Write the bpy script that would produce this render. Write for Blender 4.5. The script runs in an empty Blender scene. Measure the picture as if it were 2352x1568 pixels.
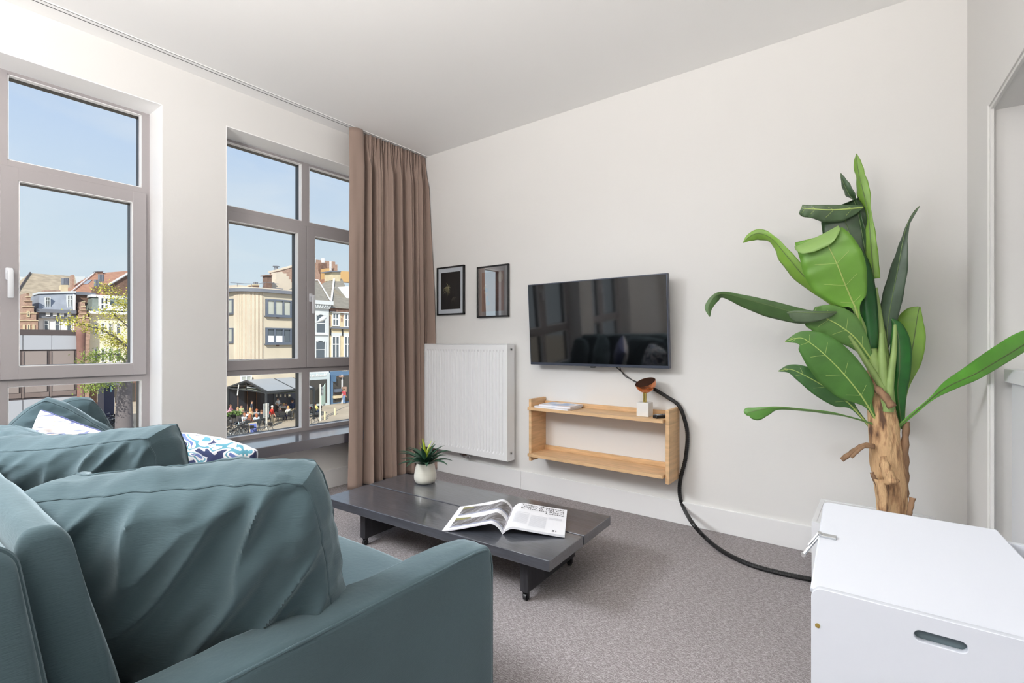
import bpy, bmesh, math, random
from mathutils import Vector, Matrix, noise

C = bpy.context.scene
COL = C.collection
PI = math.pi
rnd = random.Random(11)
# ------------------------------------------------------------------ camera
H_EYE = 1.2
YAW = math.radians(36.98)
FPX, CXP, CYP = 1135.5, 1176.0, 787.0
cam_d = bpy.data.cameras.new('camera')
cam = bpy.data.objects.new('camera', cam_d)
COL.objects.link(cam)
cam_d.sensor_width = 36.0
cam_d.lens = FPX * 36.0 / 2352.0
cam_d.shift_y = 3.0 / 2352.0
cam_d.clip_start = 0.02
cam_d.clip_end = 400
cam.location = (0, 0, H_EYE)
cam.rotation_euler = (PI / 2, 0, YAW)
C.camera = cam
vs = C.view_settings
vs.view_transform = 'Standard'
vs.look = 'None'
vs.exposure = 0.0
vs.gamma = 1.0
vs.use_curve_mapping = False
C.cycles.use_denoising = True
C.cycles.max_bounces = 10
C.cycles.diffuse_bounces = 6
C.cycles.transparent_max_bounces = 24
C.cycles.sample_clamp_indirect = 6.0
C.cycles.caustics_reflective = False
C.cycles.caustics_refractive = False


def lin(c):
    r = []
    for v in c[:3]:
        v = v / 255.0
        r.append(v / 12.92 if v <= 0.04045 else ((v + 0.055) / 1.055) ** 2.4)
    return (r[0], r[1], r[2], 1.0)


# ------------------------------------------------------------------ sky
world = bpy.data.worlds.new('sky')
C.world = world
world.use_nodes = True
wn, wl = world.node_tree.nodes, world.node_tree.links
wn.clear()
w_out = wn.new('ShaderNodeOutputWorld')
w_bg = wn.new('ShaderNodeBackground')
w_bg.inputs['Strength'].default_value = 1.0
w_tc = wn.new('ShaderNodeTexCoord')
w_sep = wn.new('ShaderNodeSeparateXYZ')
wl.new(w_tc.outputs['Generated'], w_sep.inputs[0])
w_ramp = wn.new('ShaderNodeValToRGB')
e = w_ramp.color_ramp.elements
e[0].position = 0.0; e[0].color = lin((222, 234, 243))
e[1].position = 0.62; e[1].color = lin((178, 205, 245))
k = w_ramp.color_ramp.elements.new(0.16); k.color = lin((214, 230, 243))
k = w_ramp.color_ramp.elements.new(0.34); k.color = lin((198, 219, 248))
wl.new(w_sep.outputs['Z'], w_ramp.inputs[0])
w_map = wn.new('ShaderNodeMapping')
w_map.inputs['Scale'].default_value = (1.6, 2.2, 7.0)
w_map.inputs['Rotation'].default_value = (0.2, 0.1, 0.3)
wl.new(w_tc.outputs['Generated'], w_map.inputs[0])
w_no = wn.new('ShaderNodeTexNoise')
w_no.inputs['Scale'].default_value = 2.0
w_no.inputs['Detail'].default_value = 6
w_no.inputs['Distortion'].default_value = 0.6
wl.new(w_map.outputs[0], w_no.inputs['Vector'])
w_cr = wn.new('ShaderNodeValToRGB')
w_cr.color_ramp.elements[0].position = 0.42
w_cr.color_ramp.elements[1].position = 0.78
w_cr.color_ramp.elements[1].color = (0.5, 0.5, 0.5, 1)
wl.new(w_no.outputs['Fac'], w_cr.inputs[0])
w_mix = wn.new('ShaderNodeMix'); w_mix.data_type = 'RGBA'
wl.new(w_cr.outputs['Color'], w_mix.inputs[0])
wl.new(w_ramp.outputs['Color'], w_mix.inputs[6])
w_mix.inputs[7].default_value = lin((236, 241, 246))
wl.new(w_mix.outputs[2], w_bg.inputs['Color'])
wl.new(w_bg.outputs[0], w_out.inputs[0])


def add_light(name, kind, loc, aim, energy, color=(1, 1, 1), size=None, size_y=None, spread=None):
    d = bpy.data.lights.new(name, kind)
    d.energy = energy
    d.color = color
    if kind == 'AREA':
        d.shape = 'RECTANGLE'
        d.size = size
        d.size_y = size_y or size
        if spread:
            d.spread = spread
    o = bpy.data.objects.new(name, d)
    COL.objects.link(o)
    o.location = loc
    dirv = Vector(aim) - Vector(loc)
    o.rotation_euler = dirv.to_track_quat('-Z', 'Y').to_euler()
    return o


sun = add_light('sun', 'SUN', (0, 0, 30), (-0.56, 0.61, 30 - 0.56), 5.0, (1.0, 0.94, 0.84))
sun.data.angle = math.radians(0.6)
# room lighting: unseen area lights added as fill, all behind or beside the camera
add_light('window_side_lamp', 'AREA', (-3.3, -0.7, 2.65), (-1.9, 0.95, 0.4), 46, (0.92, 0.96, 1.0), 1.6, 0.5, math.radians(90))  # added key in place of daylight from the side windows
add_light('rear_window_light', 'AREA', (-2.6, -3.9, 1.3), (-0.4, 3.0, 0.6), 26, (0.86, 0.92, 1.0), 1.8, 1.6)  # added cool fill; the rear wall has no window
add_light('uplight_lamp', 'AREA', (-0.9, -1.7, 1.5), (-1.0, -1.2, 3.0), 250, (1.0, 0.955, 0.915), 1.0, 1.0, math.radians(145))  # added warm fill thrown up to brighten the ceiling
add_light('niche_lamp', 'AREA', (1.3, 0.9, 2.1), (1.2, 2.6, 0.6), 4, (1.0, 0.97, 0.92), 0.8, 0.8)  # added fill so the opening is not black

WX, WY, HC = -3.67, 3.30, 2.985       # window wall, television wall, ceiling height
STREET = -6.0


# ------------------------------------------------------------------ helpers
def ray(x, y):
    u = (x - CXP) / FPX
    v = -(y - CYP) / FPX
    s, c = math.sin(YAW), math.cos(YAW)
    return (-s + u * c, c + u * s, v)


def at(x, y, X=None, Y=None, Z=None):
    """where the sight line through photo pixel x, y meets the plane X, Y or Z"""
    r = ray(x, y)
    if X is not None:
        t = X / r[0]
    elif Y is not None:
        t = Y / r[1]
    else:
        t = (Z - H_EYE) / r[2]
    return Vector((r[0] * t, r[1] * t, H_EYE + r[2] * t))


class B:
    """collects simple shapes into one bmesh"""

    def __init__(self):
        self.bm = bmesh.new()

    def box(self, x0, x1, y0, y1, z0, z1, bev=0.0, seg=2, m=None):
        bm = self.bm
        v = [bm.verts.new(p) for p in ((x0, y0, z0), (x1, y0, z0), (x1, y1, z0), (x0, y1, z0),
                                       (x0, y0, z1), (x1, y0, z1), (x1, y1, z1), (x0, y1, z1))]
        fs = [bm.faces.new([v[i] for i in f]) for f in ((3, 2, 1, 0), (4, 5, 6, 7), (0, 1, 5, 4), (1, 2, 6, 5), (2, 3, 7, 6), (3, 0, 4, 7))]
        if m is not None:
            for q in v:
                q.co = m @ q.co
        if bev > 0:
            es = {ed for f in fs for ed in f.edges}
            bmesh.ops.bevel(bm, geom=list(es), offset=bev, segments=seg, profile=0.5, affect='EDGES')
        return self

    def cyl(self, p0, p1, r0, r1=None, n=16, caps=True):
        r1 = r0 if r1 is None else r1
        p0, p1 = Vector(p0), Vector(p1)
        ax = (p1 - p0).normalized()
        a = ax.orthogonal().normalized()
        b = ax.cross(a)
        bm = self.bm
        ra = [bm.verts.new(p0 + (a * math.cos(2 * PI * i / n) + b * math.sin(2 * PI * i / n)) * r0) for i in range(n)]
        rb = [bm.verts.new(p1 + (a * math.cos(2 * PI * i / n) + b * math.sin(2 * PI * i / n)) * r1) for i in range(n)]
        for i in range(n):
            bm.faces.new((ra[i], ra[(i + 1) % n], rb[(i + 1) % n], rb[i]))
        if caps:
            bm.faces.new(ra[::-1])
            bm.faces.new(rb)
        return self

    def lathe(self, prof, c=(0, 0, 0), n=32, m=None):
        bm = self.bm
        rings = []
        for r, z in prof:
            if r < 1e-6:
                rings.append([bm.verts.new((c[0], c[1], c[2] + z))])
            else:
                rings.append([bm.verts.new((c[0] + r * math.cos(2 * PI * i / n), c[1] + r * math.sin(2 * PI * i / n), c[2] + z)) for i in range(n)])
        for A, D in zip(rings, rings[1:]):
            for i in range(n):
                j = (i + 1) % n
                if len(A) == 1 and len(D) == 1:
                    continue
                if len(A) == 1:
                    bm.faces.new((A[0], D[j], D[i]))
                elif len(D) == 1:
                    bm.faces.new((A[i], A[j], D[0]))
                else:
                    bm.faces.new((A[i], A[j], D[j], D[i]))
        if m is not None:
            for R in rings:
                for q in R:
                    q.co = m @ q.co
        return self

    def tube(self, pts, r, n=8, closed=False, caps=True):
        pts = [Vector(p) for p in pts]
        N = len(pts)
        bm = self.bm
        rings = []
        prev = None
        for i, p in enumerate(pts):
            if closed:
                t = (pts[(i + 1) % N] - pts[i - 1]).normalized()
            else:
                t = (pts[min(i + 1, N - 1)] - pts[max(i - 1, 0)]).normalized()
            if prev is None:
                a = t.orthogonal().normalized()
            else:
                a = (prev - t * prev.dot(t))
                a = a.normalized() if a.length > 1e-6 else t.orthogonal().normalized()
            prev = a
            b = t.cross(a)
            rr = r[i] if isinstance(r, (list, tuple)) else r
            rings.append([bm.verts.new(p + (a * math.cos(2 * PI * j / n) + b * math.sin(2 * PI * j / n)) * rr) for j in range(n)])
        rng = range(N) if closed else range(N - 1)
        for i in rng:
            A, D = rings[i], rings[(i + 1) % N]
            for j in range(n):
                q = (j + 1) % n
                bm.faces.new((A[j], A[q], D[q], D[j]))
        if caps and not closed:
            bm.faces.new(rings[0][::-1])
            bm.faces.new(rings[-1])
        return self

    def prism(self, poly, ext, bev=0.0, seg=2):
        """polygon of 3-D points pushed along ext"""
        bm = self.bm
        ext = Vector(ext)
        a = [bm.verts.new(p) for p in poly]
        b = [bm.verts.new(Vector(p) + ext) for p in poly]
        n = len(a)
        fs = [bm.faces.new(a[::-1]), bm.faces.new(b)]
        for i in range(n):
            fs.append(bm.faces.new((a[i], a[(i + 1) % n], b[(i + 1) % n], b[i])))
        if bev > 0:
            es = {ed for f in fs for ed in f.edges}
            bmesh.ops.bevel(bm, geom=list(es), offset=bev, segments=seg, profile=0.5, affect='EDGES')
        return self

    def grid(self, fn, nu, nv, wrap=False):
        bm = self.bm
        V = [[bm.verts.new(fn(i / nu, j / nv)) for j in range(nv + 1)] for i in range(nu if wrap else nu + 1)]
        for i in range(nu):
            for j in range(nv):
                k2 = (i + 1) % nu if wrap else i + 1
                bm.faces.new((V[i][j], V[k2][j], V[k2][j + 1], V[i][j + 1]))
        return V

    def hull(self, pts):
        vs_ = [self.bm.verts.new(p) for p in pts]
        bmesh.ops.convex_hull(self.bm, input=vs_)
        return self


def wm(o):
    m = Matrix.LocRotScale(o.location, o.rotation_euler, o.scale)
    if o.parent is None:
        return m
    return wm(o.parent) @ o.matrix_parent_inverse @ m


def mesh_of(b, name, smooth=False, angle=None):
    me = bpy.data.meshes.new(name)
    bm = b.bm if isinstance(b, B) else b
    bmesh.ops.recalc_face_normals(bm, faces=bm.faces)
    bm.to_mesh(me)
    bm.free()
    if smooth:
        if angle is None:
            angle = 40
        me.polygons.foreach_set('use_smooth', [True] * len(me.polygons))
        try:
            me.set_sharp_from_angle(angle=math.radians(angle))
        except Exception:
            pass
    return me


def tag(o, label=None, cat=None, group=None, kind=None):
    if label: o['label'] = label
    if cat: o['category'] = cat
    if group: o['group'] = group
    if kind: o['kind'] = kind
    return o


def obj(name, b, m, parent=None, smooth=False, angle=None, label=None, cat=None, group=None, kind=None):
    me = b if isinstance(b, bpy.types.Mesh) else mesh_of(b, name, smooth, angle)
    o = bpy.data.objects.new(name, me)
    COL.objects.link(o)
    for q in (m if isinstance(m, (list, tuple)) else [m]):
        if len(me.materials) < len(m if isinstance(m, (list, tuple)) else [m]):
            me.materials.append(q)
    if parent is not None:
        o.parent = parent
        o.matrix_parent_inverse = wm(parent).inverted()
    return tag(o, label, cat, group, kind)


def thing(name, label, cat, loc=(0, 0, 0), rz=0.0, group=None):
    o = bpy.data.objects.new(name, None)
    COL.objects.link(o)
    o.empty_display_size = 0.1
    o.location = loc
    o.rotation_euler = (0, 0, rz)
    return tag(o, label, cat, group)


def dup(root, loc, rz=None, label=None, group=None, scale=None):
    r = root.copy()
    COL.objects.link(r)
    r.location = loc
    if rz is not None:
        r.rotation_euler = (0, 0, rz)
    if scale:
        r.scale = (scale, scale, scale)
    tag(r, label, None, group)
    for ch in list(root.children):
        c = ch.copy()
        COL.objects.link(c)
        c.parent = r
        for g in ch.children:
            d = g.copy()
            COL.objects.link(d)
            d.parent = c
    return r


def struct(name, b, m, parent=None, smooth=False, label=None):
    return obj(name, b, m, parent, smooth, label=label, kind=None if parent else 'structure')


def text_mesh(txt, size, align='LEFT', shear=0.0, ext=0.0, space=1.0, offset=0.0):
    cu = bpy.data.curves.new('txt', 'FONT')
    cu.body = txt
    cu.size = size
    cu.align_x = align
    cu.shear = shear
    cu.extrude = ext
    cu.space_line = space
    cu.offset = offset
    cu.resolution_u = 3
    o = bpy.data.objects.new('txt', cu)
    COL.objects.link(o)
    dg = bpy.context.evaluated_depsgraph_get()
    me = bpy.data.meshes.new_from_object(o.evaluated_get(dg))
    bpy.data.objects.remove(o)
    return me


def plate(outer, inners, thick, bev=0.0):
    """flat plate with holes, outline in XY, thickness in Z (centred)"""
    cu = bpy.data.curves.new('plate', 'CURVE')
    cu.dimensions = '2D'
    cu.fill_mode = 'BOTH'
    cu.extrude = thick / 2 - bev
    cu.bevel_depth = bev
    cu.bevel_resolution = 1
    for loop in [outer] + list(inners):
        sp = cu.splines.new('POLY')
        sp.points.add(len(loop) - 1)
        for i, p in enumerate(loop):
            sp.points[i].co = (p[0], p[1], 0, 1)
        sp.use_cyclic_u = True
    o = bpy.data.objects.new('plate', cu)
    COL.objects.link(o)
    dg = bpy.context.evaluated_depsgraph_get()
    me = bpy.data.meshes.new_from_object(o.evaluated_get(dg))
    bpy.data.objects.remove(o)
    return me


def rrect(x0, x1, y0, y1, r, n=6, corners=(1, 1, 1, 1)):
    pts = []
    for k_, (cx, cy, a0) in enumerate(((x1 - r, y0 + r, -PI / 2), (x1 - r, y1 - r, 0), (x0 + r, y1 - r, PI / 2), (x0 + r, y0 + r, PI))):
        if corners[k_]:
            for i in range(n + 1):
                a = a0 + PI / 2 * i / n
                pts.append((cx + r * math.cos(a), cy + r * math.sin(a)))
        else:
            pts.append(((x1, y0), (x1, y1), (x0, y1), (x0, y0))[k_])
    return pts


# ------------------------------------------------------------------ materials
def mat(name, col, rough=0.6, metal=0.0, spec=0.5, noise_s=None, noise_a=0.15, bump_s=None, bump_a=0.1, sheen=0.0,
        stretch=None, coat=0.0, emit=None, ior=None, sub=0.0):
    m = bpy.data.materials.new(name)
    m.use_nodes = True
    nt = m.node_tree
    p = nt.nodes['Principled BSDF']
    c = lin(col)
    p.inputs['Base Color'].default_value = c
    p.inputs['Roughness'].default_value = rough
    p.inputs['Metallic'].default_value = metal
    p.inputs['Specular IOR Level'].default_value = spec
    if ior:
        p.inputs['IOR'].default_value = ior
    if sheen:
        p.inputs['Sheen Weight'].default_value = sheen
        p.inputs['Sheen Roughness'].default_value = 0.45
    if coat:
        p.inputs['Coat Weight'].default_value = coat
        p.inputs['Coat Roughness'].default_value = 0.08
    if emit:
        p.inputs['Emission Color'].default_value = lin(col)
        p.inputs['Emission Strength'].default_value = emit
    tc = mp = None
    if noise_s or bump_s:
        tc = nt.nodes.new('ShaderNodeTexCoord')
        mp = nt.nodes.new('ShaderNodeMapping')
        if stretch:
            mp.inputs['Scale'].default_value = stretch
        nt.links.new(tc.outputs['Object'], mp.inputs[0])
    if noise_s:
        n = nt.nodes.new('ShaderNodeTexNoise')
        n.inputs['Scale'].default_value = noise_s
        n.inputs['Detail'].default_value = 5
        nt.links.new(mp.outputs[0], n.inputs['Vector'])
        r = nt.nodes.new('ShaderNodeValToRGB')
        r.color_ramp.elements[0].position = 0.3
        r.color_ramp.elements[1].position = 0.7
        a = noise_a
        r.color_ramp.elements[0].color = (c[0] * (1 - a), c[1] * (1 - a), c[2] * (1 - a), 1)
        r.color_ramp.elements[1].color = (min(1, c[0] * (1 + a)), min(1, c[1] * (1 + a)), min(1, c[2] * (1 + a)), 1)
        nt.links.new(n.outputs['Fac'], r.inputs[0])
        nt.links.new(r.outputs[0], p.inputs['Base Color'])
    if bump_s:
        n = nt.nodes.new('ShaderNodeTexNoise')
        n.inputs['Scale'].default_value = bump_s
        n.inputs['Detail'].default_value = 3
        nt.links.new(mp.outputs[0], n.inputs['Vector'])
        bnode = nt.nodes.new('ShaderNodeBump')
        bnode.inputs['Strength'].default_value = bump_a
        bnode.inputs['Distance'].default_value = 0.01
        nt.links.new(n.outputs['Fac'], bnode.inputs['Height'])
        nt.links.new(bnode.outputs[0], p.inputs['Normal'])
    return m


def nodes_of(m):
    return m.node_tree.nodes, m.node_tree.links, m.node_tree.nodes['Principled BSDF']


def glass_mat(name, tint=(250, 252, 252), refl=1.0, rough=0.0, ior=1.5):
    m = bpy.data.materials.new(name)
    m.use_nodes = True
    n, l = m.node_tree.nodes, m.node_tree.links
    n.clear()
    out = n.new('ShaderNodeOutputMaterial')
    tr = n.new('ShaderNodeBsdfTransparent'); tr.inputs[0].default_value = lin(tint)
    gl = n.new('ShaderNodeBsdfGlossy'); gl.inputs['Roughness'].default_value = rough
    fr = n.new('ShaderNodeFresnel'); fr.inputs[0].default_value = ior
    mu = n.new('ShaderNodeMath'); mu.operation = 'MULTIPLY'; mu.inputs[1].default_value = refl
    l.new(fr.outputs[0], mu.inputs[0])
    ge = n.new('ShaderNodeNewGeometry')
    inv = n.new('ShaderNodeMath'); inv.operation = 'SUBTRACT'; inv.inputs[0].default_value = 1.0
    l.new(ge.outputs['Backfacing'], inv.inputs[1])
    m3 = n.new('ShaderNodeMath'); m3.operation = 'MULTIPLY'; m3.use_clamp = True
    l.new(mu.outputs[0], m3.inputs[0]); l.new(inv.outputs[0], m3.inputs[1])
    mx = n.new('ShaderNodeMixShader')
    l.new(m3.outputs[0], mx.inputs[0]); l.new(tr.outputs[0], mx.inputs[1]); l.new(gl.outputs[0], mx.inputs[2])
    l.new(mx.outputs[0], out.inputs[0])
    return m


M = {}
M['wall'] = mat('wall_paint', (226, 225, 223), 0.85, spec=0.2, bump_s=90, bump_a=0.03)
M['ceil'] = mat('ceiling_paint', (243, 243, 242), 0.9, spec=0.2)
M['base'] = mat('skirting_paint', (236, 236, 236), 0.45)
M['reveal'] = mat('reveal_paint', (250, 250, 250), 0.6)  # lighter than the wall, outdoor light put into the colour
M['frame'] = mat('window_frame_taupe', (166, 161, 162), 0.4)
M['bead'] = mat('glazing_bead_white', (245, 245, 246), 0.4)  # white stands for outdoor light on the inner frame edges
M['gasket'] = mat('black_gasket', (18, 20, 26), 0.4)
M['sill'] = mat('dark_sill', (72, 70, 80), 0.3, spec=1.0, coat=1.0, ior=1.9)
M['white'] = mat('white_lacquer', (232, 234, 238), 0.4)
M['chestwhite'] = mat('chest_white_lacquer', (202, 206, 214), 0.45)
M['whitemetal'] = mat('white_enamel', (238, 239, 240), 0.3)
M['curtain'] = mat('taupe_curtain', (150, 131, 121), 0.85, spec=0.15, sheen=0.25, bump_s=350, bump_a=0.08)
M['black'] = mat('black_paint', (22, 22, 24), 0.4)
M['blackrub'] = mat('black_plastic', (20, 20, 22), 0.45)
M['tvbez'] = mat('tv_bezel', (62, 68, 82), 0.35, metal=0.3)
M['tvscr'] = mat('tv_screen', (8, 8, 9), 0.05, spec=0.5, ior=1.75, bump_s=2.2, bump_a=0.012, stretch=(2.2, 1, 0.5))
M['oak'] = mat('oak', (208, 172, 130), 0.5, noise_s=6, noise_a=0.16, stretch=(1, 1, 9), bump_s=40, bump_a=0.02)
M['oakh'] = mat('oak_board', (208, 172, 130), 0.5, noise_s=6, noise_a=0.16, stretch=(1.2, 10, 10), bump_s=40, bump_a=0.02)
M['blackwood'] = mat('black_stained_wood', (56, 59, 67), 0.36, spec=1.0, coat=0.8, ior=1.7, noise_s=7, noise_a=0.4, stretch=(1.2, 14, 14), bump_s=9, bump_a=0.12)
M['blackwoodv'] = mat('black_stained_board', (36, 36, 40), 0.5, noise_s=8, noise_a=0.35, stretch=(12, 12, 1.0), bump_s=9, bump_a=0.1)
M['copper'] = mat('copper', (205, 130, 90), 0.18, metal=1.0)
M['copperdark'] = mat('dark_copper', (96, 62, 46), 0.35, metal=0.75)
M['brass'] = mat('brass', (214, 190, 110), 0.22, metal=1.0)
M['steel'] = mat('zinc_steel', (205, 208, 210), 0.3, metal=0.9)
M['chrome'] = mat('chrome', (190, 190, 190), 0.15, metal=1.0)
M['marble'] = mat('white_marble', (226, 225, 222), 0.35, noise_s=6, noise_a=0.07)
M['paper'] = mat('page_paper', (232, 233, 238), 0.55)
M['ink'] = mat('black_ink', (24, 24, 30), 0.6)
M['greyink'] = mat('grey_ink', (208, 210, 216), 0.6)
M['greenleaf'] = mat('leaf_green', (74, 118, 52), 0.42, noise_s=9, noise_a=0.2, stretch=(1, 1, 1))
M['lightleaf'] = mat('leaf_light_green', (120, 160, 62), 0.42, noise_s=7, noise_a=0.2)
M['darkleaf'] = mat('leaf_dark_green', (50, 76, 46), 0.35, noise_s=9, noise_a=0.3)
M['petiole'] = mat('pale_green_stalk', (140, 165, 98), 0.5, noise_s=14, noise_a=0.12)
M['rib'] = mat('leaf_midrib', (176, 196, 112), 0.5)
M['darkrib'] = mat('leaf_rib_dark', (96, 118, 70), 0.5)
M['bark'] = mat('banana_bark', (190, 150, 100), 0.8, noise_s=5, noise_a=0.5, stretch=(7, 7, 1.6), bump_s=14, bump_a=0.9)
M['dead'] = mat('dried_leaf', (138, 108, 82), 0.8, noise_s=12, noise_a=0.3, stretch=(5, 5, 1))
M['soil'] = mat('potting_soil', (44, 38, 34), 0.95, bump_s=60, bump_a=0.8)
M['ceramic'] = mat('cream_ceramic', (224, 222, 210), 0.3, noise_s=30, noise_a=0.05, stretch=(0.3, 0.3, 3), coat=0.4)
M['succ'] = mat('succulent_green', (46, 78, 60), 0.32, noise_s=30, noise_a=0.2)
M['succy'] = mat('succulent_yellow_green', (160, 176, 52), 0.4)
M['slot'] = mat('slot_grey', (84, 98, 104), 0.6)  # grey stands for the dark inside seen through the handle slot
M['bluemotif'] = mat('blue_motif', (104, 116, 160), 0.6)
M['creammotif'] = mat('cream_motif', (226, 190, 160), 0.6)
M['glass'] = glass_mat('window_glass')
M['picglass'] = glass_mat('picture_glass', refl=1.0, ior=1.5)
M['glossyglass'] = glass_mat('glossy_acrylic', refl=11.0, ior=1.6)  # reflection multiplied to force the window glare on one picture

# carpet: grey with fine crossing light threads
M['carpet'] = mat('grey_carpet', (142, 136, 137), 0.95, spec=0.1)
n, l, p = nodes_of(M['carpet'])
tc = n.new('ShaderNodeTexCoord')
acc = None
for ang, sc in ((0.35, (30, 160, 1)), (1.9, (34, 170, 1)), (0.9, (130, 130, 1))):
    mp = n.new('ShaderNodeMapping')
    mp.inputs['Rotation'].default_value = (0, 0, ang)
    mp.inputs['Scale'].default_value = sc
    l.new(tc.outputs['Object'], mp.inputs[0])
    nz = n.new('ShaderNodeTexNoise'); nz.inputs['Scale'].default_value = 1.6; nz.inputs['Detail'].default_value = 2
    l.new(mp.outputs[0], nz.inputs['Vector'])
    if acc is None:
        acc = nz.outputs['Fac']
    else:
        mx = n.new('ShaderNodeMath'); mx.operation = 'MAXIMUM'
        l.new(acc, mx.inputs[0]); l.new(nz.outputs['Fac'], mx.inputs[1]); acc = mx.outputs[0]
rp = n.new('ShaderNodeValToRGB')
rp.color_ramp.elements[0].position = 0.5; rp.color_ramp.elements[0].color = lin((122, 116, 117))
rp.color_ramp.elements[1].position = 0.76; rp.color_ramp.elements[1].color = lin((186, 181, 183))
l.new(acc, rp.inputs[0]); l.new(rp.outputs[0], p.inputs['Base Color'])
bp = n.new('ShaderNodeBump'); bp.inputs['Strength'].default_value = 0.25; bp.inputs['Distance'].default_value = 0.004
l.new(acc, bp.inputs['Height']); l.new(bp.outputs[0], p.inputs['Normal'])

# teal chenille
M['teal'] = mat('teal_fabric', (62, 79, 85), 0.9, spec=0.15, sheen=0.55, noise_s=3, noise_a=0.10)
n, l, p = nodes_of(M['teal'])
p.inputs['Sheen Tint'].default_value = lin((196, 214, 222))
tc = n.new('ShaderNodeTexCoord'); mp = n.new('ShaderNodeMapping'); mp.inputs['Scale'].default_value = (60, 60, 420)
l.new(tc.outputs['Object'], mp.inputs[0])
nz = n.new('ShaderNodeTexNoise'); nz.inputs['Scale'].default_value = 1.0; nz.inputs['Detail'].default_value = 3
l.new(mp.outputs[0], nz.inputs['Vector'])
bp = n.new('ShaderNodeBump'); bp.inputs['Strength'].default_value = 0.25; bp.inputs['Distance'].default_value = 0.003
l.new(nz.outputs['Fac'], bp.inputs['Height']); l.new(bp.outputs[0], p.inputs['Normal'])

# ================================================================== ROOM SHELL
WINS = [(-2.085, -0.645, -1.36), (-0.265, 1.175, 0.475), (1.556, 2.995, 2.2745)]
b = B()
x0, x1 = WX - 0.30, WX
ZB, ZT = 0.425, 2.715
b.box(x0, x1, -4, WY, -0.3, ZB)
b.box(x0, x1, -4, WY, ZT, HC + 0.3)
ys = [-4] + [v for w in WINS for v in w[:2]] + [WY]
for i in range(0, len(ys), 2):
    b.box(x0, x1, ys[i], ys[i + 1], ZB, ZT)
wl_ = struct('wall_left', b, M['wall'])
for w0, w1, _ in WINS:                                   # added lining, painted lighter to stand for daylight on the reveals
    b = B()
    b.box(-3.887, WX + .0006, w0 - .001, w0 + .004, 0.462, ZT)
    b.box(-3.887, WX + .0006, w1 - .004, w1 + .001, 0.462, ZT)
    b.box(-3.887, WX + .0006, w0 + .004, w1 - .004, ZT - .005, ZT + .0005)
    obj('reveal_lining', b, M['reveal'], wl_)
b = B(); b.box(x0, 2.6, WY, WY + 0.12, -0.3, HC + 0.3)
struct('wall_back', b, M['wall'])
b = B(); b.box(x0, 2.6, -4.12, -4, -0.3, HC + 0.3)
struct('wall_rear', b, M['wall'])
b = B(); b.box(x0, 2.6, -4.12, WY + 0.12, -0.12, 0)
struct('floor', b, M['carpet'])
b = B(); b.box(x0, 2.6, -4.12, WY + 0.12, HC, HC + 0.12)
struct('ceiling', b, M['ceil'])
# right wall, turned a little, with an opening
RM = Matrix.Translation((0.327, WY, 0)) @ Matrix.Rotation(math.radians(3.05), 4, 'Z')
b = B()
b.box(0, 0.12, -0.5, 0.0, 0, HC, m=RM)
b.box(0, 0.12, -3.3, -0.5, 2.15, HC, m=RM)
b.box(0, 0.12, -7.4, -3.3, 0, HC, m=RM)
struct('wall_right', b, M['wall'])
b = B()
b.box(0.12, 2.0, -0.5, -0.40, 0, 2.15, m=RM)
b.box(0.12, 2.0, -3.5, -3.3, 0, 2.15, m=RM)
b.box(0.121, 2.2, -3.5, -0.4, 2.152, 2.30, m=RM)
b.box(1.95, 2.1, -3.5, -0.4, 0, 2.15, m=RM)
struct('wall_kitchen', b, M['wall'])
b = B()
b.box(-0.012, 0.0, -0.535, -0.495, 0, 2.185, 0.002, m=RM)
b.box(-0.012, 0.0, -3.3, -0.535, 2.145, 2.185, 0.002, m=RM)
b.box(-0.018, 0.0, -3.3, -0.535, 2.158, 2.166, 0.001, m=RM)
b.box(-0.018, 0.0, -0.520, -0.512, 0, 2.168, 0.001, m=RM)
struct('trim_2', b, M['wall'])
b = B()
b.box(WX, -2.385, WY - 0.014, WY, 0, 0.15, 0.003)
b.box(-2.383, 0.33, WY - 0.014, WY, 0, 0.15, 0.003)
struct('baseboard_back', b, M['base'])
b = B(); b.box(WX, WX + 0.014, -4, WY, 0, 0.15, 0.003)
struct('baseboard_left', b, M['base'])
b = B(); b.box(-0.014, 0, -0.5, 0, 0, 0.15, 0.003, m=RM)
struct('baseboard_right', b, M['base'])
# recessed curtain track in the ceiling
b = B()
b.box(-3.545, -3.495, -4, WY, HC - 0.004, HC)
tr = struct('trim_1', b, M['ceil'])
b = B()
b.box(-3.539, -3.533, -4, WY, HC - 0.0048, HC - 0.0035)
b.box(-3.504, -3.501, -4, WY, HC - 0.0048, HC - 0.0035)
obj('track_slot', b, mat('track_slot', (70, 72, 76), 0.6), tr)


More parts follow.
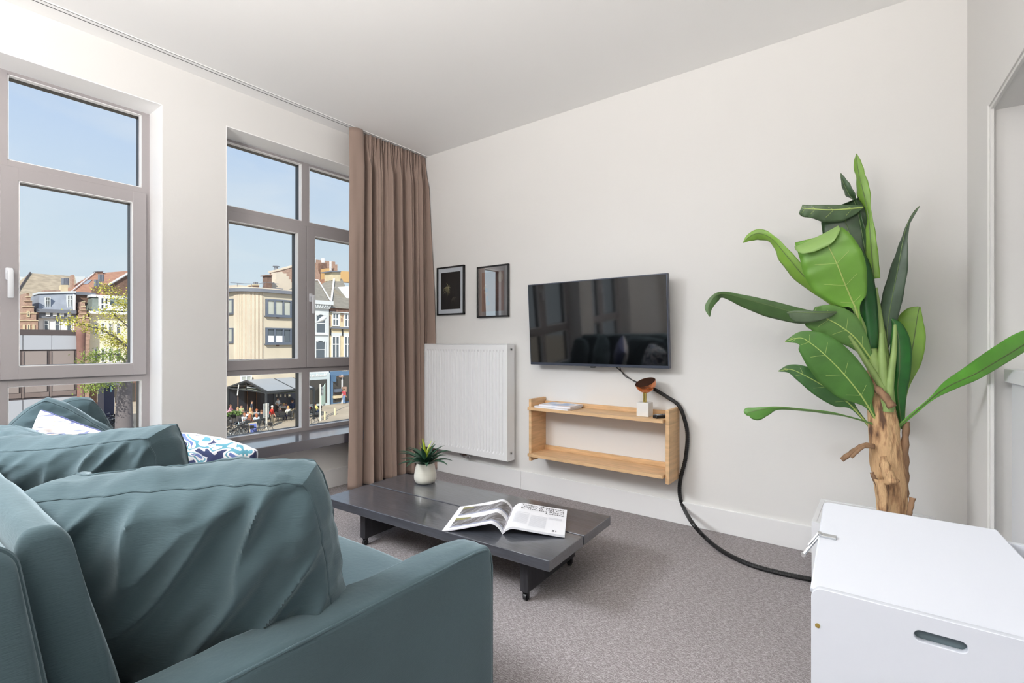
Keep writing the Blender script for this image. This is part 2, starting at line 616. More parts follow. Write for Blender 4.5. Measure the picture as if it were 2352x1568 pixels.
# ---------------------------------------------------------------- windows
def window(n_, y0, y1, ym):
    w = thing('window_%d' % n_, None, None, (-3.93, (y0 + y1) / 2, 0.455))
    w['kind'] = 'structure'
    XF, XB = -3.885, -3.955
    z0, z1 = 0.43, 2.722
    MH = 0.0335
    b = B()
    b.box(XB, XF, y0, y0 + 0.048, z0, z1, 0.003)
    b.box(XB, XF, y1 - 0.048, y1, z0, z1, 0.003)
    b.box(XB, XF, ym - MH, ym + MH, z0, z1, 0.003)
    for a0, a1 in ((y0 + 0.046, ym - MH + 0.002), (ym + MH - 0.002, y1 - 0.046)):
        b.box(XB, XF - 0.0005, a0, a1, 2.692, z1)
        b.box(XB, XF - 0.0005, a0, a1, 2.15, 2.216)
        b.box(XB, XF - 0.0005, a0, a1, 0.955, 1.03)
        b.box(XB, XF - 0.0005, a0, a1, z0, 0.49)
    obj('window_frame', b, M['frame'], w)

    def bead(a0, a1, c0, c1, xf, par):
        b = B()
        t = 0.004
        xb = xf - 0.04
        b.box(xb, xf - 0.002, a0 - t, a0 + t, c0, c1)
        b.box(xb, xf - 0.002, a1 - t, a1 + t, c0, c1)
        b.box(xb, xf - 0.002, a0, a1, c0 - t, c0 + t)
        b.box(xb, xf - 0.002, a0, a1, c1 - t, c1 + t)
        obj('glazing_bead', b, M['bead'], par)
        b = B()
        t2 = 0.005
        xc = xb - 0.05
        b.box(xc, xb, a0 - t, a0 + t2, c0, c1)
        b.box(xc, xb, a1 - t2, a1 + t, c0, c1)
        b.box(xc, xb, a0, a1, c0 - t, c0 + t2)
        b.box(xc, xb, a0, a1, c1 - t2, c1 + t)
        obj('gasket', b, M['gasket'], par)
        b = B()
        b.box(xb - 0.008, xb - 0.004, a0, a1, c0, c1)
        obj('glass_pane', b, M['glass'], par)

    for a0, a1 in ((y0 + 0.048, ym - MH), (ym + MH, y1 - 0.048)):
        bead(a0, a1, 2.216, 2.692, XF, w)
        bead(a0, a1, 0.49, 0.955, XF, w)
    for q, (a0, a1) in enumerate(((y0 + 0.026, ym - 0.0015), (ym + 0.0015, y1 - 0.026))):
        b = B()
        xf, xb = -3.868, -3.95
        SB = 0.073
        b.box(xb, xf, a0, a0 + SB, 0.994, 2.18, 0.003)
        b.box(xb, xf, a1 - SB, a1, 0.994, 2.18, 0.003)
        b.box(xb, xf - 0.0005, a0 + SB - 0.002, a1 - SB + 0.002, 0.994, 1.067, 0.002)
        b.box(xb, xf - 0.0005, a0 + SB - 0.002, a1 - SB + 0.002, 2.107, 2.18, 0.002)
        sash = obj('sash', b, M['frame'], w)
        bead(a0 + SB, a1 - SB, 1.067, 2.107, xf, sash)
        if q == 1:
            b = B()
            yc = a0 + 0.035
            b.box(xf, xf + 0.010, yc - 0.016, yc + 0.016, 1.545, 1.615, 0.006)
            b.cyl((xf + 0.005, yc, 1.588), (xf + 0.045, yc, 1.588), 0.011, n=14)
            b.box(xf + 0.036, xf + 0.054, yc - 0.012, yc + 0.012, 1.445, 1.602, 0.006)
            obj('handle', b, M['white'], sash, smooth=True)
    return w


for i, wv in enumerate(WINS):
    window(3 - i, *wv)
# dark window sill board running along the wall
b = B()
b.box(-3.97, -3.505, -4, 3.295, 0.385, 0.462, 0.004)
struct('window_sill', b, M['sill'])

# ================================================================== CURTAIN
CY0, CY1 = 2.445, 3.285


def curtain_fn(s, t):
    z = 0.012 + t * (HC - 0.022)
    y = CY0 + (CY1 - CY0) * s
    top = min(1.0, max(0.0, (t - 0.90) / 0.08))
    flat = 1.0 / (1.0 + math.exp((s - 0.175) * 110))          # leading plain panel
    g1 = 0.017 * math.sin(2 * PI * 30 * s + 0.6 * math.sin(9 * s)) + 0.006 * math.sin(2 * PI * 47 * s)
    ph = 2 * PI * (8.2 * s ** 0.92) + 0.7 * math.sin(5 * s + 1.5 * (1 - t)) + 0.5 * (1 - t)
    fold = math.sin(ph) + 0.35 * math.sin(2.3 * ph + 1.2 + 0.8 * t) + 0.22 * math.sin(3.7 * ph + 2.0 * t)
    low = 0.030 + 0.020 * (1 - t)
    d = g1 * top + fold * low * (1 - 0.8 * top)
    u = s / 0.175
    df = 0.050 * math.sin(PI * min(1, u)) ** 0.8 + 0.012 * math.sin(2 * PI * u * 1.2 + 2 * t) * (1 - top)
    df += 0.022 * math.exp(-((s - 0.10 + 0.12 * (1 - t) * 1.1) / 0.03) ** 2) * (1 - t)
    x = -3.522 + d * (1 - flat) + df * flat
    x -= 0.045 * math.exp(-((s - 0.182) / 0.014) ** 2) * (1 - .5 * top)
    x += 0.035 * (1 - t) + 0.02 * s * (1 - top)
    if s > 0.93:
        x += 0.055 * (s - 0.93) / 0.07 * (1 - top) * min(1, 2.2 * (1 - t))
    z_top_sag = -0.045 * math.exp(-((s - 0.150) / 0.018) ** 2) - 0.006 * abs(math.sin(2 * PI * 15 * s)) * (1 - flat)
    y += -0.045 * (1 - t) * (1 - s) + 0.006 * math.sin(ph * 0.5) * (1 - t)
    return Vector((x, y, z + z_top_sag * top ** 3))


b = B()
b.grid(curtain_fn, 460, 80)
cur = obj('curtain', b, M['curtain'], smooth=True, angle=180,
          label='taupe floor length gathered curtain hanging in the corner by the window', cat='curtain')
sm = cur.modifiers.new('cloth', 'SOLIDIFY'); sm.thickness = 0.003
# ================================================================== RADIATOR
RX0, RX1, RY0, RY1, RZ0, RZ1 = -3.405, -2.447, 3.18, 3.278, 0.237, 1.187
rad = thing('radiator', 'white ribbed panel radiator on the wall beside the curtain', 'radiator', ((RX0 + RX1) / 2, RY1, RZ0))
b = B()
NR = 27
mx = 0.018
pw = (RX1 - RX0 - 2 * mx) / NR
xs = [RX0, RX0 + mx * 0.9]
dep = [0.0, 0.0]
for i in range(NR):
    c0 = RX0 + mx + i * pw
    for f_, d_ in ((0.06, 0), (0.22, 1), (0.5, 1), (0.66, 0), (0.9, 0)):
        xs.append(c0 + f_ * pw); dep.append(d_)
xs += [RX1 - mx * 0.9, RX1]; dep += [0, 0]
zs = [RZ0, RZ0 + 0.045, RZ0 + 0.065, RZ1 - 0.065, RZ1 - 0.045, RZ1]
zw = [0, 0, 1, 1, 0, 0]
V = [[b.bm.verts.new((xs[i], RY0 + 0.010 - 0.010 * (0 if (xs[i] in (RX0, RX1)) else 0) + 0.009 * dep[i] * zw[j] - 0.010, zs[j])) for j in range(6)] for i in range(len(xs))]
for i in range(len(xs) - 1):
    for j in range(5):
        b.bm.faces.new((V[i][j], V[i + 1][j], V[i + 1][j + 1], V[i][j + 1]))
obj('front_panel', b, M['whitemetal'], rad)
b = B()
b.box(RX0, RX1, RY0 + 0.012, RY0 + 0.022, RZ0, RZ1)
b.box(RX0, RX1, RY1 - 0.02, RY1, RZ0 + 0.02, RZ1 - 0.02)
obj('back_panel', b, M['whitemetal'], rad)
for xx in ((RX0 - 0.004, RX0 + 0.003), (RX1 - 0.003, RX1 + 0.005)):
    b = B(); b.box(xx[0], xx[1], RY0 - 0.002, RY1, RZ0 - 0.003, RZ1 + 0.004, 0.0015)
    sc = obj('side_cover', b, M['whitemetal'], rad)
    if xx[0] > -3:
        for zz in (RZ0 + 0.06, RZ1 - 0.04):
            b = B()
            b.cyl((xx[1] - 0.002, RY0 + 0.05, zz), (xx[1] + 0.008, RY0 + 0.05, zz), 0.012, n=14)
            b.cyl((xx[1] + 0.008, RY0 + 0.05, zz), (xx[1] + 0.014, RY0 + 0.05, zz), 0.006, n=6)
            obj('vent_plug', b, M['chrome'], sc)
b = B()
b.box(RX0, RX1, RY0, RY1, RZ1 - 0.002, RZ1 + 0.005)
tg = obj('top_grille', b, M['whitemetal'], rad)
b = B()
for i in range(60):
    x = RX0 + 0.02 + i * (RX1 - RX0 - 0.04) / 59
    b.box(x - 0.0045, x + 0.0045, RY0 + 0.02, RY1 - 0.02, RZ1 + 0.003, RZ1 + 0.0056)
obj('grille_slots', b, M['black'], tg, kind='stuff')
b = B()
vx = -2.93
for dx in (-0.025, 0.025):
    b.cyl((vx + dx, 3.23, RZ0 - 0.045), (vx + dx, 3.23, RZ0 + 0.01), 0.011, n=12)
    b.cyl((vx + dx, 3.23, RZ0 - 0.03), (vx + dx, 3.295, RZ0 - 0.03), 0.009, n=10)
b.box(vx - 0.045, vx + 0.045, 3.215, 3.245, RZ0 - 0.035, RZ0 - 0.012, 0.003)
b.cyl((vx - 0.075, 3.23, RZ0 - 0.024), (vx - 0.04, 3.23, RZ0 - 0.024), 0.012, n=10)
obj('valve', b, M['chrome'], rad, smooth=True)


# ================================================================== PICTURES
def picture(lbl, xl, xr, zb, zt, printmat, glass_refl):
    yb = WY - 0.001
    yf = WY - 0.024
    cx = (xl + xr) / 2
    p_ = thing('framed_picture', lbl, 'picture', (cx, WY, zb))
    fw = 0.013
    b = B()
    b.box(xl, xl + fw, yf, yb, zb, zt, 0.0015); b.box(xr - fw, xr, yf, yb, zb, zt, 0.0015)
    b.box(xl, xr, yf, yb, zb, zb + fw, 0.0015); b.box(xl, xr, yf, yb, zt - fw, zt, 0.0015)
    obj('picture_frame', b, M['black'], p_)
    b = B(); b.box(xl + fw * .8, xr - fw * .8, WY - 0.012, WY - 0.010, zb + fw * .8, zt - fw * .8)
    obj('mat_board', b, mat('mat_board', (212, 212, 220), 0.7), p_)
    mx_, mz = 0.050, 0.052
    b = B(); b.box(xl + mx_, xr - mx_, WY - 0.0128, WY - 0.0122, zb + mz, zt - mz)
    pr = obj('print', b, printmat, p_)
    b = B(); b.box(xl + fw * .8, xr - fw * .8, WY - 0.0172, WY - 0.0158, zb + fw * .8, zt - fw * .8)
    obj('glass', b, M['glossyglass'] if glass_refl > 1 else M['picglass'], p_)
    return p_, pr


pdark = mat('dark_print', (34, 30, 30), 0.6, noise_s=7, noise_a=0.5, stretch=(3, 1, 0.6))
pic1, pr1 = picture('black framed dark photograph of pale fireworks nearest the curtain', -3.352, -3.009, 1.456, 1.901, pdark, 1)
b = B()
y_ = WY - 0.0134


def streak(b, x, z, ang, ln, w):
    dx, dz = math.cos(ang), math.sin(ang)
    px, pz = -dz * w, dx * w
    pts = [(x + dx * ln * .12 + px * .5, z + dz * ln * .12 + pz * .5), (x + dx * ln * .5 + px, z + dz * ln * .5 + pz - ln * .03), (x + dx * ln, z + dz * ln - ln * .1),
           (x + dx * ln * .5 - px, z + dz * ln * .5 - pz - ln * .03), (x + dx * ln * .12 - px * .5, z + dz * ln * .12 - pz * .5)]
    b.prism([(q[0], y_, q[1]) for q in pts], (0, 0.0003, 0))


cx_, cz_ = -3.213, 1.725
for a_, ln in ((200, .09), (213, .10), (228, .11), (243, .09), (262, .12), (275, .10), (288, .09), (300, .06), (330, .05), (125, .05), (118, .03), (10, .03)):
    streak(b, cx_, cz_, math.radians(a_), ln * .8, 0.0022)
obj('burst', b, mat('burst_pale', (170, 160, 120), 0.6), pr1, label='pale gold burst of sparks')
b = B()
for a_, ln in ((225, .06), (240, .07), (262, .07), (285, .06), (310, .05), (340, .055), (352, .05)):
    streak(b, -3.145, 1.62, math.radians(a_), ln * .8, 0.0016)
obj('burst', b, mat('burst_dim', (92, 84, 76), 0.6), pr1, label='dim smaller burst of sparks')
pred = mat('terracotta_print', (176, 112, 92), 0.6, noise_s=5, noise_a=0.22)
pic2, pr2 = picture('black framed terracotta art print with window glare, left of the television', -2.856, -2.508, 1.419, 1.863, pred, 4)
for (x, z, r1, r2) in ((-2.755, 1.655, .018, .02), (-2.745, 1.575, .014, .034), (-2.735, 1.54, .022, .02)):
    b = B(); b.prism([(x + r1 * math.cos(a * PI / 8), y_, z + r2 * math.sin(a * PI / 8)) for a in range(16)], (0, 0.0003, 0))
    obj('motif', b, M['bluemotif'], pr2, label='blue blot')
for (x, z, r1, r2) in ((-2.775, 1.675, .010, .014), (-2.765, 1.70, .012, .008), (-2.77, 1.635, .008, .012), (-2.60, 1.76, .03, .045)):
    b = B(); b.prism([(x + r1 * math.cos(a * PI / 8), y_ - .0003, z + r2 * math.sin(a * PI / 8)) for a in range(16)], (0, 0.0003, 0))
    obj('motif', b, M['creammotif'], pr2, label='cream blot')

# ================================================================== TELEVISION
tv = thing('television', 'large flat black television mounted on the white wall', 'television', (-1.685, WY, 1.03))
TX0, TX1, TZ0, TZ1, TYF = -2.226, -1.122, 1.036, 1.660, 3.200
b = B()
b.box(TX0, TX1, TYF, TYF + 0.035, TZ0, TZ1, 0.003)
b.box(TX0 + .2, TX1 - .2, TYF + 0.03, TYF + 0.065, TZ0 + .06, TZ1 - .12, 0.008)
obj('body', b, M['tvbez'], tv)
b = B(); b.box(TX0 + 0.008, TX1 - 0.008, TYF - 0.0012, TYF + 0.002, TZ0 + 0.020, TZ1 - 0.007)
obj('screen', b, M['tvscr'], tv)
b = B(); b.box(-1.70, -1.665, TYF - 0.002, TYF + 0.02, TZ0 - 0.010, TZ0 + 0.002, 0.003)
obj('sensor', b, M['black'], tv)
b = B(); b.box(-1.85, -1.5, TYF + 0.06, WY - 0.002, 1.14, 1.30)
obj('wall_mount', b, M['black'], tv)

tv.rotation_euler = (math.radians(3.8), 0, 0)          # tipped forward on its bracket

# ================================================================== WALL SHELF
sh = thing('wall_shelf', 'oak wall mounted two tier open shelf under the television', 'shelf', (-1.63, WY, 0.30))
for xx in ((-2.170, -2.147), (-1.111, -1.088)):
    b = B(); b.box(xx[0], xx[1], 3.095, 3.299, 0.302, 0.772, 0.0015)
    obj('side_panel', b, M['oak'], sh)
for zt in (0.713, 0.362):
    b = B(); b.box(-2.146, -1.117, 3.062, 3.298, zt - 0.022, zt, 0.0015)
    b.box(-2.160, -2.146, 3.062, 3.094, zt - 0.022, zt, 0.0015)
    obj('shelf_board', b, M['oakh'], sh)
    b = B(); b.box(-2.146, -1.112, 3.280, 3.298, zt, zt + 0.032, 0.0015)
    obj('back_rail', b, M['oakh'], sh)

# magazines on the shelf
def magazine(lbl, cx, cy, z, rz, w, d, h, covermat):
    t = thing('magazine', lbl, 'magazine', (cx, cy, z), rz, 'magazines lying on the oak shelf')
    R = Matrix.Translation((cx, cy, z)) @ Matrix.Rotation(rz, 4, 'Z')
    b = B(); b.box(-w / 2 + .002, w / 2 - .002, -d / 2 + .002, d / 2 - .002, 0.001, h - 0.001, m=R)
    obj('pages', b, M['paper'], t)
    b = B(); b.box(-w / 2, w / 2, -d / 2, d / 2, h - 0.001, h, m=R); b.box(-w / 2, w / 2, -d / 2, d / 2, 0, 0.001, m=R)
    b.box(-w / 2, -w / 2 + 0.0012, -d / 2, d / 2, 0, h, m=R)
    obj('cover', b, covermat, t)
    return t


cov = mat('pastel_cover', (196, 206, 224), 0.4)
n, l, p = nodes_of(cov)
tc = n.new('ShaderNodeTexCoord'); nz = n.new('ShaderNodeTexNoise'); nz.inputs['Scale'].default_value = 8
l.new(tc.outputs['Object'], nz.inputs['Vector'])
rp = n.new('ShaderNodeValToRGB'); e = rp.color_ramp.elements
e[0].position = .42; e[0].color = lin((150, 176, 214)); e[1].position = .60; e[1].color = lin((236, 214, 208))
k = e.new(.5); k.color = lin((226, 230, 238))
l.new(nz.outputs['Fac'], rp.inputs[0]); l.new(rp.outputs[0], p.inputs['Base Color'])
magazine('white magazine at the bottom of the pair on the oak shelf', -1.955, 3.17, 0.713, math.radians(-3), 0.30, 0.195, 0.012, M['paper'])
magazine('magazine with a pastel blue cover, upper one of the pair on the oak shelf', -1.935, 3.18, 0.7252, math.radians(-1), 0.275, 0.185, 0.014, cov)

# copper dome lamp on a marble cube
LC = at(1481, 950, Y=3.165)
lx, ly, lz = LC.x, 3.165, 0.713
lamp = thing('table_lamp', 'table lamp with copper dome shade on a white marble cube', 'lamp', (lx, ly, lz))
b = B(); b.box(lx - .041, lx + .041, ly - .041, ly + .041, lz + 0.0005, lz + .092, 0.002)
obj('base', b, M['marble'], lamp)
b = B(); b.cyl((lx, ly, lz + .09), (lx, ly, lz + .165), 0.0115, n=20)
obj('stem', b, M['brass'], lamp, smooth=True)
DM = Matrix.Translation((lx + .004, ly, lz + .2215)) @ Matrix.Rotation(math.radians(24), 4, 'X') @ Matrix.Rotation(math.radians(-9), 4, 'Y')
b = B()
Rd = 0.069
prof = [(0.001, -Rd)] + [(Rd * math.sin(a * PI / 2 / 12), -Rd * math.cos(a * PI / 2 / 12)) for a in range(1, 13)] + [(Rd, 0.004), (Rd - .003, 0.004)]
b.lathe(prof, n=40, m=DM)
dome = obj('lamp_shade', b, M['copper'], lamp, smooth=True)
b = B(); b.lathe([(0, 0.0035), (Rd - .0035, 0.0035), (Rd - .003, 0.001), (0, 0.0)], n=40, m=DM)
obj('disc', b, M['copperdark'], dome, label='dark brown disc closing the shade')

# remote control
rc = at(1518, 954, Y=3.13)
rm = thing('remote_control', 'black remote control lying on the oak shelf by its right panel', 'remote', (rc.x, 3.13, 0.7132), math.radians(-38))
R = Matrix.Translation((rc.x, 3.13, 0.7132)) @ Matrix.Rotation(math.radians(-38), 4, 'Z')
R = Matrix.Translation((-1.155, 3.145, 0.7132)) @ Matrix.Rotation(math.radians(-30), 4, 'Z')
rm.location = (-1.155, 3.145, 0.7132)
b = B(); b.box(-.021, .021, -.055, .085, 0, .021, .006, 3, m=R)
obj('body', b, M['blackrub'], rm, smooth=True)
b = B(); b.box(-.017, .017, -.045, .078, .0205, .0225, m=R)
pl = obj('face_plate', b, mat('silver_face', (170, 174, 182), .35, metal=.5), rm)
for i in range(4):
    for j in range(3):
        b = B(); b.cyl(R @ Vector((-.010 + j * .010, .0 + i * .018, .022)), R @ Vector((-.010 + j * .010, .0 + i * .018, .0245)), .0034, n=8)
        obj('button', b, M['black'], pl)

# ================================================================== CABLES
def spline(pts, n=12):
    pts = [Vector(p) for p in pts]
    P = [pts[0] * 2 - pts[1]] + pts + [pts[-1] * 2 - pts[-2]]
    out = []
    for i in range(1, len(P) - 2):
        for k_ in range(n):
            t = k_ / n
            a, b_, c, d = P[i - 1], P[i], P[i + 1], P[i + 2]
            out.append(0.5 * ((2 * b_) + (c - a) * t + (2 * a - 5 * b_ + 4 * c - d) * t * t + (3 * b_ - a - 3 * c + d) * t ** 3))
    out.append(pts[-1])
    return out


def wallpath(px, Y):
    return [at(x, y, Y=Y) for x, y in px]


b = B(); b.tube(spline(wallpath([(1412, 840), (1424, 850), (1440, 864), (1458, 876), (1475, 884), (1505, 894)], 3.285)), 0.0035, 8)
obj('power_cable', b, M['black'], smooth=True, label='straight thin black cable from the television to behind the lamp', cat='cable')
b = B(); b.tube(spline(wallpath([(1423, 838), (1427, 852), (1436, 864), (1450, 871), (1466, 878), (1503, 895)], 3.272)), 0.0028, 8)
obj('signal_cable', b, M['black'], smooth=True, label='sagging thin black cable from the television to behind the lamp', cat='cable')
# ribbed cable sleeve
pw_ = wallpath([(1502, 893), (1530, 910), (1559, 931), (1573, 965), (1579, 1000), (1575, 1050), (1563, 1100), (1561, 1135), (1570, 1165)], 3.275)
pf = [at(1592, 1203, Z=0.12), at(1622, 1236, Z=0.03), at(1662, 1267, Z=0.014), at(1720, 1295, Z=0.013), at(1790, 1315, Z=0.013), at(1868, 1331, Z=0.013), at(1930, 1344, Z=0.013)]
path = spline(pw_ + pf, 8)
# even out the spacing
L_ = [0]
for a_, c_ in zip(path, path[1:]):
    L_.append(L_[-1] + (c_ - a_).length)
tot = L_[-1]
NS = 150


def along(d):
    for i in range(1, len(L_)):
        if L_[i] >= d:
            f_ = (d - L_[i - 1]) / max(1e-9, L_[i] - L_[i - 1])
            return path[i - 1].lerp(path[i], f_)
    return path[-1]


pts, rr = [], []
for i in range(NS):
    for f_, r_ in ((0.05, .0115), (0.12, .0128), (0.80, .0128), (0.88, .0115)):
        pts.append(along((i + f_) / NS * tot)); rr.append(r_)
b = B(); b.tube(pts, rr, 10)
obj('cable_sleeve', b, M['blackrub'], smooth=True, angle=30, label='black ribbed cable sleeve curving down the wall onto the carpet', cat='cable cover')

# ================================================================== COFFEE TABLE
TR = math.radians(3.0)
TCX, TCY, TZ = -1.930, 2.066, 0.272
TM = Matrix.Translation((TCX, TCY, 0)) @ Matrix.Rotation(TR, 4, 'Z')
tab = thing('coffee_table', 'low black stained plank coffee table on casters in front of the sofa', 'table', (TCX, TCY, 0), TR)
TL, TD = 1.552, 0.662
for y0, y1 in ((-TD / 2, -0.006), (0.006, TD / 2)):
    b = B(); b.box(-TL / 2, TL / 2, y0, y1, TZ - 0.048, TZ, 0.003, m=TM)
    obj('plank', b, M['blackwood'], tab)
for xx in (-0.545, 0.585):
    b = B(); b.box(xx - 0.021, xx + 0.021, -0.235, 0.245, 0.045, TZ - 0.047, 0.002, m=TM)
    leg = obj('leg', b, M['blackwoodv'], tab)
    for yy in (-0.215, 0.225):
        b = B()
        c0 = TM @ Vector((xx - 0.008, yy, 0.0165)); c1 = TM @ Vector((xx + 0.008, yy, 0.0165))
        b.cyl(c0, c1, 0.0165, n=18)
        b.box(xx - 0.014, xx - 0.0095, yy - 0.008, yy + 0.008, 0.012, 0.042, m=TM)
        b.box(xx + 0.0095, xx + 0.014, yy - 0.008, yy + 0.008, 0.012, 0.042, m=TM)
        b.box(xx - 0.014, xx + 0.014, yy - 0.014, yy + 0.014, 0.040, 0.0455, m=TM)
        obj('caster', b, M['black'], leg)
b = B(); b.box(-0.52, 0.56, -0.03, 0.03, TZ - 0.075, TZ - 0.047, m=TM)
obj('cross_rail', b, M['blackwoodv'], tab)

# ------------------------------------------------------------------ open magazine
MA = math.radians(28.8)
SP = Vector((-1.476, 1.882, TZ))
PW, PH = 0.305, 0.362
om = thing('open_magazine', 'open large format magazine lying on the black coffee table', 'magazine', SP, MA)
MU, MV = Vector((math.cos(MA), math.sin(MA), 0)), Vector((-math.sin(MA), math.cos(MA), 0))


def page_z(w):
    """height of the paper surface above the table at signed distance w from the spine"""
    a = abs(w) / PW
    pk, pz, end = (0.24, 0.056, 0.004) if w < 0 else (0.22, 0.042, 0.014)
    if a < pk:
        t = a / pk
        return 0.006 + (pz - 0.006) * math.sin(t * PI / 2) ** 0.8
    t = (a - pk) / (1 - pk)
    return end + (pz - end) * (1 - t) ** 1.25 * (1 + 0.25 * t)


def page_x(w):
    # the sheets bow over, so close to the spine the paper runs steeply
    a = abs(w) / PW
    x = PW * (a ** 1.12) * 0.985
    return -x if w < 0 else x


def pg(w, v, lift=0.0):
    return SP + MU * page_x(w) + MV * v + Vector((0, 0, page_z(w) + lift))


def page_block(sign):
    b = B()
    nw = 26

    def top(s, t):
        return pg(sign * PW * s, PH * t)
    V1 = b.grid(top, nw, 4)

    def bot(s, t):
        q = pg(sign * PW * s, PH * t)
        th = 0.011 if sign > 0 else 0.006
        q.z = max(TZ + 0.0012, q.z - th)
        return q
    V2 = b.grid(bot, nw, 4)
    for j in range(4):
        b.bm.faces.new((V1[nw][j], V1[nw][j + 1], V2[nw][j + 1], V2[nw][j]))
    for i in range(nw):
        b.bm.faces.new((V1[i][0], V1[i + 1][0], V2[i + 1][0], V2[i][0]))
        b.bm.faces.new((V1[i][4], V1[i + 1][4], V2[i + 1][4], V2[i][4]))
    return b


lp = obj('page', page_block(-1), M['paper'], om, smooth=True)
rp_ = obj('page', page_block(1), M['paper'], om, smooth=True)
photo_m = mat('page_photo', (126, 126, 128), 0.5)
n, l, p = nodes_of(photo_m)
tc = n.new('ShaderNodeTexCoord'); mp = n.new('ShaderNodeMapping')
mp.inputs['Rotation'].default_value = (0, 0, -MA)
mp.inputs['Scale'].default_value = (70, 9, 9)
l.new(tc.outputs['Object'], mp.inputs[0])
nz = n.new('ShaderNodeTexNoise'); nz.inputs['Scale'].default_value = 1.3; nz.inputs['Detail'].default_value = 5
l.new(mp.outputs[0], nz.inputs['Vector'])
rp = n.new('ShaderNodeValToRGB'); e = rp.color_ramp.elements
e[0].position = .3; e[0].color = lin((66, 64, 66)); e[1].position = .72; e[1].color = lin((170, 172, 178))
k = e.new(.5); k.color = lin((112, 110, 112))
l.new(nz.outputs['Fac'], rp.inputs[0]); l.new(rp.outputs[0], p.inputs['Base Color'])
olive_m = mat('olive_print', (128, 126, 84), 0.6, noise_s=40, noise_a=0.35)
slate_m = mat('slate_print', (150, 154, 172), 0.6)


def print_patch(name, w0, w1, v0f, v1f, m_, lift=0.0006, nw=24):
    b = B()
    b.grid(lambda s, t: pg(w0 + (w1 - w0) * s, v0f(s) + (v1f(s) - v0f(s)) * t, lift), nw, 3)
    return obj(name, b, m_, lp, smooth=True)


print_patch('photo_print', -.278, -.004, lambda s: .215, lambda s: .315 + .012 * math.sin(9 * s), photo_m).__setitem__('label', 'photo of grey timber barn, upper band')
print_patch('photo_print', -.278, -.004, lambda s: .045, lambda s: .135 + .012 * math.sin(8 * s + 1), photo_m).__setitem__('label', 'photo of grey timber barn, lower band')
print_patch('photo_print', -.278, -.004, lambda s: .197, lambda s: .215, slate_m, .0008)
print_patch('photo_print', -.278, -.004, lambda s: .026, lambda s: .045, slate_m, .0008)
print_patch('photo_print', -.278, -.20, lambda s: .125, lambda s: .165 - .02 * s, olive_m, .0010)
print_patch('photo_print', -.278, -.22, lambda s: .30, lambda s: .335 - .01 * s, olive_m, .0010)


def page_text(txt, size, w, v, align, m_, name, off=0.0, space=1.0, parent=rp_):
    me = text_mesh(txt, size, align, 0, 0, space, off)
    for q in me.vertices:
        q.co = pg(min(PW - .004, max(.004, w + q.co.x)), v + q.co.y, 0.0009)
    o = obj(name, me, m_, parent)
    return o


page_text('Takero Shimazaki\nmeno di 100 mq\nin Tiverton Road,\nLondra', 0.0315, 0.292, 0.326, 'RIGHT', M['ink'], 'headline', 0.0, 0.86)
page_text('31', 0.026, 0.272, 0.022, 'RIGHT', M['ink'], 'page_number', 0.0006)
b = B()
for c0, c1, v1, nl in ((.045, .125, .192, 13), (.135, .215, .192, 15), (.045, .125, .212, 1), (.225, .285, .20, 3)):
    for i in range(nl):
        v = v1 - i * .0105
        b.grid(lambda s, t, c0=c0, c1=c1, v=v: pg(c0 + (c1 - c0) * s, v + .0042 * t, .0008), 6, 1)
obj('text_column', b, M['greyink'], rp_, kind='stuff')

# ------------------------------------------------------------------ succulent
pc = at(974, 1110, Z=TZ)
px_, py_ = pc.x - 0.01, pc.y + 0.02
pot = thing('potted_succulent', 'small green succulent in a cream ceramic pot on the coffee table', 'potted plant', (px_, py_, TZ))
PHt = 0.132
prof = [(0, 0.0005), (0.055, 0.0005), (0.064, 0.006), (0.072, 0.022), (0.0745, 0.042), (0.072, 0.066), (0.066, 0.094), (0.0605, 0.118), (0.058, PHt), (0.0545, PHt), (0.056, 0.115), (0.05, 0.108)]
prof2 = []
for (r0, z0), (r1, z1) in zip(prof, prof[1:]):
    prof2.append((r0, z0))
    if 0.02 < z0 < 0.118 and r1 > .055:
        prof2.append(((r0 + r1) / 2 + 0.0006, (z0 + z1) / 2)); prof2[-2] = (r0 - 0.0006, z0)
prof2.append(prof[-1])
b = B(); b.lathe(prof2, (px_, py_, TZ), 44)
obj('pot', b, M['ceramic'], pot, smooth=True, angle=60)
b = B(); b.lathe([(0, 0.112), (0.053, 0.112), (0.053, 0.108), (0, 0.108)], (px_, py_, TZ), 24)
obj('soil', b, M['soil'], pot)


def blade(base, az, elev, ln, w, droop, m_, parent, name='leaf', rise=0.0, tip=1.0):
    """narrow pointed succulent leaf with a V section"""
    b = B()
    dirh = Vector((math.cos(az), math.sin(az), 0))
    side = Vector((-math.sin(az), math.cos(az), 0))
    N_ = 12
    pos = Vector(base)
    el = elev
    spine = []
    for i in range(N_ + 1):
        spine.append((pos.copy(), el))
        el = elev - droop * (i / N_) ** 1.2
        pos = pos + (dirh * math.cos(el) + Vector((0, 0, math.sin(el)))) * (ln / N_)
    rows = []
    for i, (q, el) in enumerate(spine):
        t = i / N_
        ww = w * (0.55 + 0.45 * math.sin(min(1, t * 2.2) * PI / 2)) * (1 - t ** 2.2) ** 0.9 + 0.0004
        up = (-dirh * math.sin(el) + Vector((0, 0, math.cos(el))))
        th = 0.0035 * (1 - t) + 0.0006
        rows.append([b.bm.verts.new(q + side * ww * s + up * (0.35 * ww * abs(s) ** 1.5 + (0 if k_ < 5 else -th * (1 - abs(s))) ))
                     for k_, s in enumerate((-1, -.5, 0, .5, 1, .5, 0, -.5))])
    for A, D in zip(rows, rows[1:]):
        for j in range(8):
            b.bm.faces.new((A[j], A[(j + 1) % 8], D[(j + 1) % 8], D[j]))
    b.bm.faces.new(rows[0]); b.bm.faces.new(rows[-1][::-1])
    return obj(name, b, m_, parent, smooth=True, angle=60)


